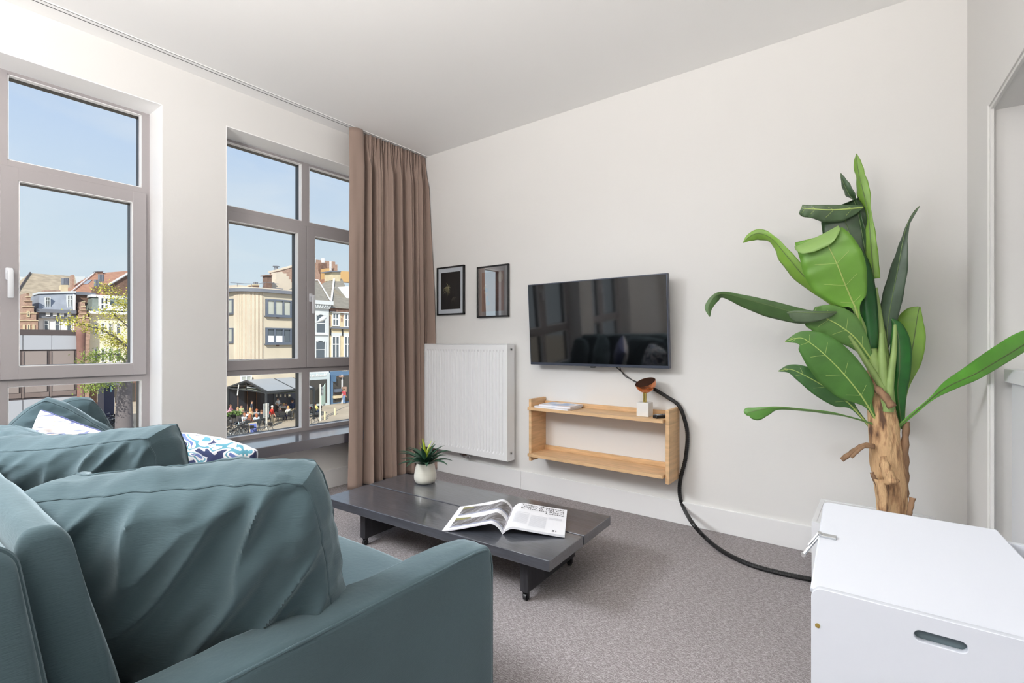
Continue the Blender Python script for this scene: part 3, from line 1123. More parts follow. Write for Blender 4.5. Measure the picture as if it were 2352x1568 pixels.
pbase = Vector((px_, py_, TZ + 0.11))
k_ = 0
for ring, (nl, el, ln, w, dr, h) in enumerate(((9, 34, .185, .023, 62, 0.004), (8, 50, .180, .021, 62, 0.014), (7, 64, .165, .017, 50, 0.024))):
    for i in range(nl):
        az = 2 * PI * i / nl + ring * 0.45 + rnd.uniform(-.15, .15)
        blade(pbase + Vector((math.cos(az) * (.022 - .006 * ring), math.sin(az) * (.022 - .006 * ring), h)), az, math.radians(el + rnd.uniform(-6, 6)),
              ln * rnd.uniform(.88, 1.1), w, math.radians(dr + rnd.uniform(-14, 14)), M['succ'], pot)
for i in range(5):
    az = 2 * PI * i / 5 + .3
    blade(pbase + Vector((0, 0, .03)), az, math.radians(78 + rnd.uniform(-8, 4)), .165 * rnd.uniform(.8, 1.1), .009, math.radians(32 * rnd.uniform(.5, 1.3)), M['succy'], pot).__setitem__('label', 'young yellow green leaf')
b = B(); b.cyl((px_, py_, TZ + .108), (px_, py_, TZ + .15), .02, .01, 12)
obj('stem', b, M['succ'], pot, smooth=True)

# ================================================================== SOFA
sofa = thing('sofa', 'teal fabric three seat sofa with low arms seen from behind its end', 'sofa', (-2.15, 0.65, 0))
AXI, AXO = -1.066, -0.932
SXL = -3.36


def fab_noise(p_, s, a):
    return noise.noise(Vector(p_) * s) * a


def arm(xa, xb, outer):
    b = B()
    b.box(xa, xb, 0.02, 1.150, 0.035, 0.602, 0.016, 4)
    bmesh.ops.subdivide_edges(b.bm, edges=[ed for ed in b.bm.edges if ed.calc_length() > 0.1], cuts=26, use_grid_fill=True)
    for v in b.bm.verts:
        q = v.co
        cx = (xa + xb) / 2
        if q.z > 0.55:
            q.z += 0.006 * math.cos((q.x - cx) / (xb - xa) * PI) + fab_noise((q.x * 2.0, q.y * 14 + q.x * 12, 0), 1.0, 0.005)
        # ruffled front upper corner
        f_ = max(0, 1 - ((1.15 - q.y) ** 2 + (0.6 - q.z) ** 2) ** .5 / 0.16)
        q += Vector((0, -0.012, -0.012)) * f_ * f_ + Vector((0, 0, 1)) * fab_noise(q, 30, 0.005) * f_
        if abs(q.x - xb) < .01 or abs(q.x - xa) < .01:
            q.x += fab_noise((0, q.y, q.z), 4, 0.004)
    return b


ar = obj('arm', arm(AXI, AXO, 1), M['teal'], sofa, smooth=True, angle=60)


def piping(pts, r=0.0045):
    b = B(); b.tube(pts, r, 8)
    return b


obj('piping', piping([(AXO - .005, 0.03 + i * .02, 0.5965) for i in range(53)] + [(AXO - .005, 1.090, .5945), (AXO - .005, 1.110, .591), (AXO - .006, 1.126, .584), (AXO - .006, 1.136, .574), (AXO - .006, 1.1415, .56)] + [(AXO - .0055, 1.1445, .53 - i * .04) for i in range(12)], .0038), M['teal'], ar, smooth=True)
al = obj('arm', arm(SXL - .134, SXL, 0), M['teal'], sofa, smooth=True, angle=60)


def slab_yz(poly, xa, xb, bev, wob=0.0, nseg=20, seed=0):
    b = B()
    b.prism([(xa, y, z) for y, z in poly], (xb - xa, 0, 0), bev, 3)
    if wob:
        bmesh.ops.subdivide_edges(b.bm, edges=[ed for ed in b.bm.edges if ed.calc_length() > 0.12], cuts=nseg, use_grid_fill=True)
        for v in b.bm.verts:
            d = Vector((noise.noise(v.co * 5 + Vector((seed, 0, 0))), noise.noise(v.co * 5 + Vector((0, seed, 7))), noise.noise(v.co * 5 + Vector((3, 0, seed)))))
            v.co += d * wob
    return b


# back: rear frame and a padded front panel, both leaning
def round_poly(poly, r, n=5):
    out = []
    N_ = len(poly)
    for i in range(N_):
        p0, p1, p2 = [Vector((q[0], q[1])) for q in (poly[i - 1], poly[i], poly[(i + 1) % N_])]
        d0, d1 = (p0 - p1), (p2 - p1)
        rr = min(r, d0.length * .45, d1.length * .45)
        a_, c_ = p1 + d0.normalized() * rr, p1 + d1.normalized() * rr
        for k_ in range(n + 1):
            t = k_ / n
            out.append(a_ * (1 - t) ** 2 + p1 * 2 * t * (1 - t) + c_ * t * t)
    # resample the long sides
    fin = []
    for i in range(len(out)):
        p_, q_ = out[i], out[(i + 1) % len(out)]
        m_ = max(1, int((q_ - p_).length / .05))
        for k_ in range(m_):
            fin.append(p_.lerp(q_, k_ / m_))
    return fin


def sweep_x(poly, xa, xb, r, wob, seed):
    P_ = round_poly(poly, r)
    cen = sum(P_, Vector((0, 0))) / len(P_)
    b = B()
    secs = [(xa, .02), (xa + .004, .008), (xa + .014, .0)] + [(xa + .02 + (xb - xa - .04) * i / 60, 0) for i in range(61)] + [(xb - .014, 0), (xb - .004, .008), (xb, .02)]
    R2 = []
    for x, ins in secs:
        ring = []
        for p_ in P_:
            d = (p_ - cen)
            q_ = p_ - d.normalized() * ins
            w = wob * noise.noise(Vector((x * 6, q_.x * 9 + seed, q_.y * 5))) + wob * .6 * noise.noise(Vector((x * 15, q_.x * 14, q_.y * 9 + seed)))
            q_ = q_ + d.normalized() * w
            ring.append(b.bm.verts.new((x, q_.x, q_.y)))
        R2.append(ring)
    n_ = len(P_)
    for A, D in zip(R2, R2[1:]):
        for j in range(n_):
            b.bm.faces.new((A[j], A[(j + 1) % n_], D[(j + 1) % n_], D[j]))
    b.bm.faces.new(R2[0][::-1]); b.bm.faces.new(R2[-1])
    edge = [v.co.copy() for v in R2[-3]]
    return b, edge


bk_, ed_ = sweep_x([(0.14, 0.10), (0.0, 0.875), (0.02, 0.905), (0.118, 0.912), (0.138, 0.89), (0.262, 0.10)], SXL - .10, -0.985, 0.03, 0.005, 1.0)
bf = obj('back_frame', bk_, M['teal'], sofa, smooth=True, angle=70)
bp2 = B(); bp2.tube(ed_, .0038, 6, closed=True)
obj('piping', bp2, M['teal'], bf, smooth=True)
bk_, ed_ = sweep_x([(0.266, 0.12), (0.146, 0.875), (0.158, 0.905), (0.196, 0.908), (0.214, 0.885), (0.345, 0.30), (0.345, 0.12)], SXL, -1.062, 0.02, 0.008, 5.0)
obj('back_pad', bk_, M['teal'], sofa, smooth=True, angle=70)
b = B(); b.box(SXL, AXI, 0.22, 1.13, 0.09, 0.325, 0.012)
obj('seat_base', b, M['teal'], sofa)
for i in range(3):
    wseg = (AXI - SXL) / 3
    b = B(); b.box(SXL + i * wseg + .003, SXL + (i + 1) * wseg - .003, 0.27, 1.14, 0.326, 0.462, 0.035, 4)
    bmesh.ops.subdivide_edges(b.bm, edges=[ed for ed in b.bm.edges if ed.calc_length() > 0.12], cuts=14, use_grid_fill=True)
    cx = SXL + (i + .5) * wseg
    for v in b.bm.verts:
        if v.co.z > .45:
            v.co.z += 0.02 * max(0, 1 - ((v.co.x - cx) / (wseg * .5)) ** 2) * max(0, 1 - ((v.co.y - .70) / .44) ** 2) + fab_noise(v.co, 6, .004)
    obj('seat_cushion', b, M['teal'], sofa, smooth=True, angle=60)
for xx in (SXL - .06, -1.0):
    for yy in (.14, 1.06):
        b = B(); b.cyl((xx, yy, 0), (xx, yy, 0.06), .018, .022, 14)
        obj('foot', b, M['black'], sofa)


# ------------------------------------------------------------------ cushions
def cushion_mesh(L, Hh, T, tb, seed, wr=0.018, wang=55, nx=72, nz=56, corner=0.05, sag=0.02, freq=3.2, slump=0.0, ear=0.0, rr=0.05):
    """pillow in local x (length), z (height, from 0), y (thickness)"""
    b = B()
    bm = b.bm
    ca, sa = math.cos(math.radians(wang)), math.sin(math.radians(wang))

    def pt(u, v, side):
        pu, pv = abs(u), abs(v)
        body = max(0.0, (1 - pu ** 2.6)) ** 0.55 * max(0.0, (1 - pv ** 2.6)) ** 0.55
        h = tb / 2 + (T / 2 - tb / 2) * body
        x = u * L / 2 * (1 - corner * (1 - v * v)) * (1 - rr * v ** 4)
        z = v * Hh / 2 * (1 - corner * (1 - u * u)) * (1 - rr * u ** 4)
        # folds: ridged noise drawn out along one direction
        a = x * ca + z * sa
        c_ = -x * sa + z * ca
        nv = noise.noise(Vector((a * freq * 0.8, c_ * freq * 4.0, seed + side * 3.1)))
        nv2 = noise.noise(Vector((a * freq * 2.0, c_ * freq * 7.0, seed * 2 + side * 5.3)))
        ridge = (1 - abs(nv) * 2.2)
        edge = 0.35 + 0.65 * max(pu, pv) ** 2
        w = wr * (ridge * abs(ridge) * 0.9 + 0.45 * nv2) * edge * min(1, 6 * (1 - max(pu, pv)) + 0.25)
        pk = 0.006 * noise.noise(Vector((x * 38, seed + 9, side))) * max(0.0, (pv - .55) / .45) * (1 if v > 0 else .4)
        pk += 0.005 * noise.noise(Vector((seed + 4, z * 38, side))) * max(0.0, (pu - .6) / .4)
        y = side * (h + w + pk)
        z += -sag * (1 - u * u) * max(0, v) ** 2
        z += slump * (v > -0.2) * u * 0.5 * (v + .2)
        if ear:
            e_ = max(0, (-u - .55) / .45) * max(0, (v - .2) / .8)
            z -= ear * e_ * 0.4
            x -= ear * e_ * 0.3
            y -= ear * e_ * 0.8
        return Vector((x, y, z + Hh / 2))
    us = [math.sin((i / nx * 2 - 1) * PI / 2 * 0.97) / math.sin(PI / 2 * 0.97) for i in range(nx + 1)]
    vs2 = [math.sin((j / nz * 2 - 1) * PI / 2 * 0.97) / math.sin(PI / 2 * 0.97) for j in range(nz + 1)]
    G = {}
    for s in (1, -1):
        G[s] = [[bm.verts.new(pt(u, v, s)) for v in vs2] for u in us]
        for i in range(nx):
            for j in range(nz):
                bm.faces.new((G[s][i][j], G[s][i + 1][j], G[s][i + 1][j + 1], G[s][i][j + 1]))
    loop = [(i, 0) for i in range(nx)] + [(nx, j) for j in range(nz)] + [(i, nz) for i in range(nx, 0, -1)] + [(0, j) for j in range(nz, 0, -1)]
    A = [G[1][i][j] for i, j in loop]
    D = [G[-1][i][j] for i, j in loop]
    n_ = len(loop)
    rings = [A]
    KG = 5
    for g in range(1, KG):
        t = g / KG
        ring = []
        for q in range(n_):
            c_ = A[q].co.lerp(D[q].co, t)
            out_ = Vector((c_.x, 0, c_.z - Hh / 2)).normalized()
            lump = noise.noise(Vector((c_.x * 8, c_.z * 8 + seed, t * 2 + seed))) * 0.022 + noise.noise(Vector((c_.x * 22, c_.z * 22, t * 3 + seed))) * 0.010
            ring.append(bm.verts.new(c_ + out_ * (tb * 0.6 * t * (1 - t) + lump * min(1, tb / .1) * 4 * t * (1 - t))))
        rings.append(ring)
    rings.append(D)
    for P0, P1 in zip(rings, rings[1:]):
        for q in range(n_):
            q2 = (q + 1) % n_
            bm.faces.new((P0[q], P0[q2], P1[q2], P1[q]))
    seams = [[v.co.copy() for v in A], [v.co.copy() for v in D]]
    return b, seams


def place(b_pts, Mx):
    for v in b_pts.bm.verts:
        v.co = Mx @ v.co


def cushion(name, lbl, Mx, m_, pip=True, cat='cushion', group=None, pipm=None, **kw):
    b, seams = cushion_mesh(**kw)
    place(b, Mx)
    root = thing(name, lbl, cat, Mx @ Vector((0, 0, 0)), 0, group)
    body = obj('cover', b, m_, root, smooth=True, angle=80)
    if pip:
        for s in (seams if kw['tb'] > .03 else seams[:1]):
            b = B(); b.tube([Mx @ q for q in s], 0.0032 if kw['tb'] > .03 else .004, 6, closed=True)
            obj('piping', b, pipm or M['teal'], root, smooth=True)
    return root


def frame3(origin, xdir, lean=0.0, roll=0.0):
    """origin = bottom centre; xdir = horizontal length direction (deg); lean tips the top towards -y local; roll turns it in its own plane"""
    return Matrix.Translation(origin) @ Matrix.Rotation(math.radians(xdir), 4, 'Z') @ Matrix.Rotation(math.radians(lean), 4, 'X') @ Matrix.Rotation(math.radians(roll), 4, 'Y')


GB = 'loose teal back cushions'
cushion('back_cushion', 'large creased teal back cushion wedged in the near corner by the sofa arm', frame3((-1.31, 0.475, 0.45), 46, 14, -4), M['teal'], group=GB,
        L=0.72, Hh=0.475, T=0.27, tb=0.10, seed=1.7, wr=0.050, wang=50, nx=130, nz=100, corner=0.03, sag=-0.008, freq=3.6, ear=0.10, rr=0.10)
cushion('back_cushion', 'teal back cushion standing behind the near corner one', frame3((-2.0, 0.46, 0.45), 40, 8, -4), M['teal'], group=GB,
        L=0.60, Hh=0.48, T=0.24, tb=0.13, seed=5.2, wr=0.034, wang=46, nx=110, nz=90, corner=0.02, sag=0.02, freq=3.8, rr=0.06)
cushion('back_cushion', 'teal back cushion half hidden, at the photo left edge beside the striped cushion', frame3((-2.47, 0.39, 0.45), 8, 10, 4), M['teal'], group=GB,
        L=0.60, Hh=0.43, T=0.22, tb=0.10, seed=9.1, wr=0.024, wang=60, corner=0.02, sag=-0.01, rr=0.14)
cushion('back_cushion', 'teal back cushion with a peaked top before the left window', frame3((-3.03, 0.42, 0.44), 70, 6, 42), M['teal'], group=GB,
        L=0.58, Hh=0.48, T=0.2, tb=0.06, seed=3.3, wr=0.02, wang=40, corner=0.05, sag=-0.01, freq=2.8, rr=0.10)
cushion('back_cushion', 'farthest teal back cushion, rounded corner against the left window', frame3((-3.24, 0.72, 0.46), 84, 5, -20), M['teal'], group=GB,
        L=0.36, Hh=0.46, T=0.16, tb=0.06, seed=6.4, wr=0.016, wang=70, corner=0.04, sag=-0.01, rr=0.14)

# patterned scatter cushions
def pattern_mat(name, a, bcol, c_, d_, sc, sx=(1, 1, 1), p0=.36, p1=.62):
    m = mat(name, a, 0.8, spec=0.2, sheen=0.2)
    n, l, p = nodes_of(m)
    tc = n.new('ShaderNodeTexCoord'); mp = n.new('ShaderNodeMapping'); mp.inputs['Scale'].default_value = sx
    l.new(tc.outputs['Object'], mp.inputs[0])
    nz = n.new('ShaderNodeTexNoise'); nz.inputs['Scale'].default_value = sc; nz.inputs['Detail'].default_value = 1.5; nz.inputs['Distortion'].default_value = 1.2
    l.new(mp.outputs[0], nz.inputs['Vector'])
    rp = n.new('ShaderNodeValToRGB'); rp.color_ramp.interpolation = 'CONSTANT'
    e = rp.color_ramp.elements
    e[0].position = 0; e[0].color = lin(bcol)
    e[1].position = p0; e[1].color = lin(a)
    for pos, cc in ((0.5, a), (p1 - .05, c_), (p1, a), (p1 + .06, d_)):
        k = e.new(pos); k.color = lin(cc)
    l.new(nz.outputs['Fac'], rp.inputs[0]); l.new(rp.outputs[0], p.inputs['Base Color'])
    return m


pm1 = pattern_mat('striped_cushion_print', (238, 236, 240), (120, 128, 168), (236, 214, 200), (150, 162, 200), 6, (1.4, 1.4, 15), .36, .63)
bl = mat('navy_cushion_back', (84, 92, 140), 0.85, sheen=0.2)
r_ = cushion('scatter_cushion', 'white scatter cushion with fine blue stripes and a navy back, pointed corner up', frame3((-2.76, 0.50, 0.50), 58, 12, 26), pm1, cat='cushion', pipm=bl, group='patterned scatter cushions',
             L=0.42, Hh=0.40, T=0.16, tb=0.012, seed=2.2, wr=0.008, wang=20, corner=0.10, sag=0)
cv = [c for c in r_.children if c.name.startswith('cover')][0]
cv.data.materials.append(bl)
for f_ in cv.data.polygons:
    if (frame3((-2.76, 0.50, 0.50), 58, 12, 26).inverted() @ f_.center).y > 0.0:
        f_.material_index = 1
pm2 = pattern_mat('leaf_cushion_print', (226, 224, 226), (50, 58, 92), (84, 140, 158), (92, 108, 158), 6.5, (1.5, 1.5, 2.4), .44, .56)
cushion('scatter_cushion', 'rounded scatter cushion with a blue, teal and white leaf print below the window sill', frame3((-2.2, 0.83, 0.475), 40, 14, 10), pm2, cat='cushion', pipm=mat('white_piping', (232, 234, 240), .7), group='patterned scatter cushions',
        L=0.42, Hh=0.36, T=0.17, tb=0.012, seed=8.8, wr=0.006, wang=10, corner=0.05, sag=-0.03)

# ================================================================== WHITE CHEST, PLANTER, COUNTER
ch = thing('storage_chest', 'white storage chest with a slot handle and a sloping lid, in the near right corner', 'chest', (0.10, 1.60, 0))
CX0, CX1, CYF, CYB, CZ = -0.142, 0.36, 1.41, 1.80, 0.601
s0 = at(2097, 1460, Y=CYF); s1 = at(2226, 1470, Y=CYF)
sz0 = at(2105, 1443, Y=CYF).z; sz1 = at(2105, 1471, Y=CYF).z
sx0, sx1 = s0.x, s1.x
szc, szh = (sz0 + sz1) / 2 - .001, (sz0 - sz1) / 2
slot = []
for i in range(9):
    a = -PI / 2 + PI * i / 8
    slot.append((sx1 - szh + szh * math.cos(a), szc + szh * math.sin(a)))
for i in range(9):
    a = PI / 2 + PI * i / 8
    slot.append((sx0 + szh + szh * math.cos(a), szc + szh * math.sin(a)))
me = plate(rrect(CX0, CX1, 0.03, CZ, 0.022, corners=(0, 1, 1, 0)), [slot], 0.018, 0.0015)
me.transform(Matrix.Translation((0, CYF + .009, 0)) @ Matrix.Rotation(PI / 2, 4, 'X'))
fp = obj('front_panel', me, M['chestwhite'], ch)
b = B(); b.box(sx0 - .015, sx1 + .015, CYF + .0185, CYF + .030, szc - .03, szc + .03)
obj('handle_recess', b, M['slot'], fp, label='grey recess behind the handle slot')  # plate added behind the slot, its shade put into the colour
sc_ = at(1878, 1436, Y=CYF)
b = B(); b.cyl((sc_.x, CYF - .0015, sc_.z), (sc_.x, CYF + .004, sc_.z), .0055, n=18)
scw = obj('screw', b, M['brass'], fp)
SY0, SZ0, SY1, SZ1 = CYF + .0185, 0.594, 1.735, 0.727          # sloping top, front low to back high
SLP = math.atan2(SZ1 - SZ0, SY1 - SY0)
b = B(); b.box(CX0 + .002, CX1, SY1 - .022, SY1 - .004, 0.03, SZ1 - .022, 0.001)
obj('back_panel', b, M['chestwhite'], ch)
for xx in (CX0 + .002, CX1 - .019):
    b = B(); b.prism([(xx, SY0, 0.03), (xx, SY0, SZ0 - .02), (xx, SY1 - .024, SZ1 - .03), (xx, SY1 - .024, 0.03)], (.018, 0, 0))
    obj('side_panel', b, M['chestwhite'], ch)
b = B(); b.box(CX0 + .021, CX1 - .021, SY0, SY1 - .024, 0.03, 0.05)
obj('bottom_panel', b, M['chestwhite'], ch)
for xx in (CX0 + .05, CX1 - .05):
    for yy in (SY0 + .05, SY1 - .06):
        b = B(); b.cyl((xx, yy, 0), (xx, yy, .03), .02, n=12)
        obj('glide', b, M['black'], ch)
# lid on the slope, with one cut corner
SLM = Matrix.Translation((0, SY0, SZ0)) @ Matrix.Rotation(SLP, 4, 'X')
SN = SLM.to_3x3() @ Vector((0, 0, 1))


def on_slope(x, y):
    r = Vector(ray(x, y))
    o_ = Vector((0, SY0, SZ0)) - EYE0
    p_ = EYE0 + r * (o_.dot(SN) / r.dot(SN))
    return SLM.inverted() @ p_


EYE0 = Vector((0, 0, H_EYE))
c0, c1 = on_slope(2286, 1213), on_slope(2360, 1294)
SL_ = math.hypot(SY1 - SY0, SZ1 - SZ0)
lp2 = [(CX0 - .001, 0.002), (CX1 + .02, 0.002), (CX1 + .02, c1.y - .02), (c1.x, c1.y), (c0.x, SL_)]
lp2 += [(CX0 + .013 - .012 * math.sin(a * PI / 12), SL_ - .012 + .012 * math.cos(a * PI / 12)) for a in range(7)]
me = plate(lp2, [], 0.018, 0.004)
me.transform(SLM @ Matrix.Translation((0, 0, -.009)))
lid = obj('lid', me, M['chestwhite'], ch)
hp = on_slope(1899, 1233)
b = B()
b.box(hp.x - .016, hp.x + .022, hp.y - .006, hp.y + .006, 0.0, .007, .001, m=SLM)
w0 = SLM @ Vector((hp.x - .016, hp.y, .003))
b.cyl(SLM @ Vector((hp.x - .016, hp.y, -.006)), SLM @ Vector((hp.x - .016, hp.y, .010)), .006, n=12)
a1 = at(1845, 1273, Y=w0.y - .02)
dv = a1 - w0
b.tube([w0, w0 + dv * .5, a1], .0045, 6)
b.tube([w0 + Vector((-.003, -.003, .005)), w0 + dv * .6 + Vector((-.003, -.003, .005))], .003, 6)
b.cyl(a1 + Vector((0, -.005, 0)), a1 + Vector((0, .005, 0)), .0055, n=12)
obj('lid_stay', b, M['steel'], lid, label='loose zinc lid stay')

# square planter
PLX0, PLX1, PLY0, PLY1, PLZ = -0.279, 0.20, 2.76, 3.20, 0.343
bp_ = thing('banana_plant', 'tall artificial banana plant in a square white planter beside the right wall', 'plant', (-0.02, 2.98, 0))
b = B()
t_ = .02
b.box(PLX0, PLX1, PLY0, PLY0 + t_, .05, PLZ, .002); b.box(PLX0, PLX1, PLY1 - t_, PLY1, .05, PLZ, .002)
b.box(PLX0, PLX0 + t_, PLY0 + t_, PLY1 - t_, .05, PLZ, .002); b.box(PLX1 - t_, PLX1, PLY0 + t_, PLY1 - t_, .05, PLZ, .002)
b.box(PLX0 + t_, PLX1 - t_, PLY0 + t_, PLY1 - t_, .05, .07)
plr = obj('planter', b, M['white'], bp_)
for xx in (PLX0 + .03, PLX1 - .03):
    for yy in (PLY0 + .03, PLY1 - .03):
        b = B(); b.cyl((xx - .009, yy, .022), (xx + .009, yy, .022), .022, n=18); b.box(xx - .012, xx + .012, yy - .012, yy + .012, .040, .051)
        obj('caster', b, mat('grey_caster', (176, 184, 190), .4) if 'caster_m' not in M else M['caster_m'], plr)
b = B(); b.box(PLX0 + t_, PLX1 - t_, PLY0 + t_, PLY1 - t_, .07, PLZ - .04)
obj('soil', b, M['soil'], bp_)
hole = [(0.03 + .11 * math.cos(a * PI / 12), 2.975 + .11 * math.sin(a * PI / 12)) for a in range(24)]
me = plate([(PLX0 + t_, PLY0 + t_), (PLX1 - t_, PLY0 + t_), (PLX1 - t_, PLY1 - t_), (PLX0 + t_, PLY1 - t_)], [hole], .012)
me.transform(Matrix.Translation((0, 0, PLZ - .008)))
obj('cover_plate', me, M['white'], plr)
# counter in the opening
kc = thing('kitchen_counter', 'white half height cabinet with a white top in the opening at the far right', 'cabinet', RM @ Vector((0.35, -1.4, 0)))
b = B(); b.box(0.045, 0.62, -2.6, -0.56, 0.0, 1.045, .003, m=RM)
obj('body', b, M['white'], kc)
b = B(); b.box(0.025, 0.64, -2.62, -0.545, 1.045, 1.098, .003, m=RM)
obj('counter_top', b, M['white'], kc)

# ================================================================== BANANA PLANT
PY = 2.96


def interp(ctrl, n):
    """Catmull-Rom through rows of numbers"""
    P = [[2 * a - c for a, c in zip(ctrl[0], ctrl[1])]] + [list(c) for c in ctrl] + [[2 * a - c for a, c in zip(ctrl[-1], ctrl[-2])]]
    out = []
    for i in range(1, len(P) - 2):
        for k_ in range(n):
            t = k_ / n
            row = []
            for a, b_, c, d in zip(P[i - 1], P[i], P[i + 1], P[i + 2]):
                row.append(0.5 * ((2 * b_) + (c - a) * t + (2 * a - 5 * b_ + 4 * c - d) * t * t + (3 * b_ - a - 3 * c + d) * t ** 3))
            out.append(row)
    out.append(list(ctrl[-1]))
    return out


EYE = Vector((0, 0, H_EYE))


def leaf(ctrl, m_, curl=0.18, wave=0.0, lbl=None, ribr=0.0035, seed=0):
    veins = ribr == 0.0035 and m_ is not DG
    rows = interp(ctrl, 8)
    pts, ws = [], []
    for x, y, dy, wl_, wr_, roll in rows:
        q = at(x, y, Y=PY + dy)
        f_ = -math.sin(YAW) * q.x + math.cos(YAW) * q.y
        sc = f_ / FPX * 0.93
        pts.append(q); ws.append((max(0, wl_) * sc, max(0, wr_) * sc, math.radians(roll)))
    b = B()
    N_ = len(pts)
    K = 5
    V = []
    mids = []
    for i, q in enumerate(pts):
        t = (pts[min(N_ - 1, i + 1)] - pts[max(0, i - 1)]).normalized()
        d = (q - EYE).normalized()
        sf = t.cross(d)
        sf = sf.normalized() if sf.length > 1e-4 else Vector((-1, 0, 0))
        nn = sf.cross(t).normalized()
        wl_, wr_, rl = ws[i]
        s = sf * math.cos(rl) + nn * math.sin(rl)
        m2 = nn * math.cos(rl) - sf * math.sin(rl)
        row = []
        for j in range(-K, K + 1):
            a = j / K
            w = wl_ if a > 0 else wr_
            wv = wave * w * math.sin(i * 0.9 + seed + (2 if a > 0 else 0)) * abs(a) ** 2
            row.append(b.bm.verts.new(q + s * (a * w) + m2 * (curl * w * abs(a) ** 1.6 + wv + 0.0006)))
        V.append(row)
        mids.append(q + m2 * -0.001)
    for A, D in zip(V, V[1:]):
        for j in range(2 * K):
            b.bm.faces.new((A[j], A[j + 1], D[j + 1], D[j]))
    V = [[v.co.copy() for v in row] for row in V]
    o = obj('leaf', b, m_, bp_, smooth=True, angle=180, label=lbl)
    so = o.modifiers.new('thick', 'SOLIDIFY'); so.thickness = 0.0012
    if ribr:
        b = B()
        b.tube(mids, [ribr * (1 - 0.8 * i / N_) + 0.0006 for i in range(N_)], 6)
        # side veins
        for i in (range(5, N_ - 4, 9) if veins else ()):
            for sgn in (1, -1):
                c0 = V[i][K]
                j = K + sgn * 2
                c1 = V[min(N_ - 1, i + 2)][j]
                c2 = V[min(N_ - 1, i + 3)][K + sgn * 3]
                if (c2 - c0).length > .012:
                    off = (EYE - c0).normalized() * .0012
                    b.tube([c0 + off, c1 + off, c2 + off], .0009, 4)
        obj('midrib', b, M['rib'] if veins else M['darkrib'], o, smooth=True)
    return o


G_, LG, DG = M['greenleaf'], M['lightleaf'], M['darkleaf']
# top dark leaf folded over (behind)
leaf([(2000, 800, .03, 6, 6, 0), (1992, 720, .04, 30, 20, 10), (1978, 640, .05, 52, 26, 5), (1962, 570, .05, 56, 40, 0), (1944, 515, .04, 52, 48, 0), (1934, 482, .02, 46, 46, 0), (1930, 471, .0, 44, 44, 0)], DG, .10, .05, 'dark green leaf folded over at its top')
leaf([(1982, 476, .0, 4, 4, 0), (1945, 480, -.03, 26, 10, 0), (1905, 482, -.05, 30, 12, 0), (1870, 480, -.06, 22, 10, 0), (1850, 479, -.06, 20, 9, 0), (1840, 477, -.06, 14, 8, 0)], mat('leaf_dusky_green', (78, 100, 70), .4, noise_s=9, noise_a=.25), .15, .10, 'flap of the dark top leaf bent to the left')
# thin twisted spear
leaf([(1996, 640, .02, 8, 8, 50), (1985, 560, .03, 12, 12, 60), (1968, 475, .02, 7, 7, 70), (1950, 445, .0, 14, 12, 45), (1938, 420, .0, 9, 9, 40), (1931, 398, .0, 1, 1, 40)], DG, .3, .1, 'thin twisted grey green leaf', .0015)
# upright light spike
leaf([(2007, 640, -.02, 13, 12, 20), (2003, 590, -.02, 14, 12, 20), (1998, 530, -.02, 12, 10, 30), (1994, 490, -.02, 11, 8, 55), (1983, 440, -.02, 20, 13, 30), (1974, 405, -.02, 13, 12, 40), (1969, 375, -.02, 9, 8, 20), (1967, 353, -.02, 1, 1, 20)], LG, .35, .08, 'upright light green spear leaf, tallest of the plant', .002)
# rolled dark centre leaf
leaf([(2000, 800, -.06, 20, 16, 0), (1994, 730, -.07, 24, 20, 0), (1985, 660, -.08, 22, 22, 0), (1972, 600, -.08, 12, 20, 0), (1963, 556, -.08, 1, 2, 0)], mat('leaf_deep_green', (34, 84, 40), .3, noise_s=9, noise_a=.25), .9, .02, 'deep green half rolled centre leaf', 0)
# big bright leaf
leaf([(1990, 800, -.05, 4, 4, 0), (1966, 712, -.10, 6, 8, 0), (1957, 690, -.11, 34, 30, 0), (1940, 650, -.14, 66, 48, 0), (1922, 605, -.17, 74, 56, 2), (1904, 568, -.18, 68, 52, 2), (1890, 545, -.18, 62, 44, 2), (1888, 541, -.178, 58, 40, 2)], mat('leaf_bright_green', (104, 152, 56), .42, noise_s=5, noise_a=.16), .06, .03, 'big bright green leaf with its tip bent over')
leaf([(1884, 540, -.176, 42, 60, 0), (1889, 549, -.20, 40, 60, 0), (1895, 560, -.212, 24, 50, 0), (1898, 566, -.21, 6, 30, 0)], mat('leaf_under_green', (132, 166, 92), .45, noise_s=6, noise_a=.12), -.05, .0, 'bent over tip of the big bright leaf', 0)
# upper left arching
leaf([(1945, 720, .04, 5, 5, 20), (1895, 680, .02, 12, 10, 25), (1845, 632, .0, 24, 14, 20), (1805, 585, -.02, 24, 12, 25), (1775, 550, -.02, 15, 9, 40), (1745, 536, -.02, 17, 10, 10), (1722, 543, -.03, 12, 7, 0), (1707, 557, -.04, 1, 1, 0)], LG, .3, .08, 'light green leaf arching to the upper left', .002)
# long left leaf
leaf([(1965, 765, .0, 4, 4, 20), (1900, 735, -.02, 14, 12, 20), (1840, 722, -.05, 26, 14, 15), (1770, 702, -.09, 30, 12, 10), (1705, 684, -.13, 22, 8, 15), (1662, 674, -.16, 14, 5, 30), (1640, 682, -.18, 14, 6, 0), (1627, 705, -.19, 10, 8, 0), (1630, 727, -.19, 1, 1, 0)], mat('leaf_moss_green', (70, 100, 54), .42, noise_s=8, noise_a=.22), .25, .05, 'long dark leaf drooping to the far left', .002)
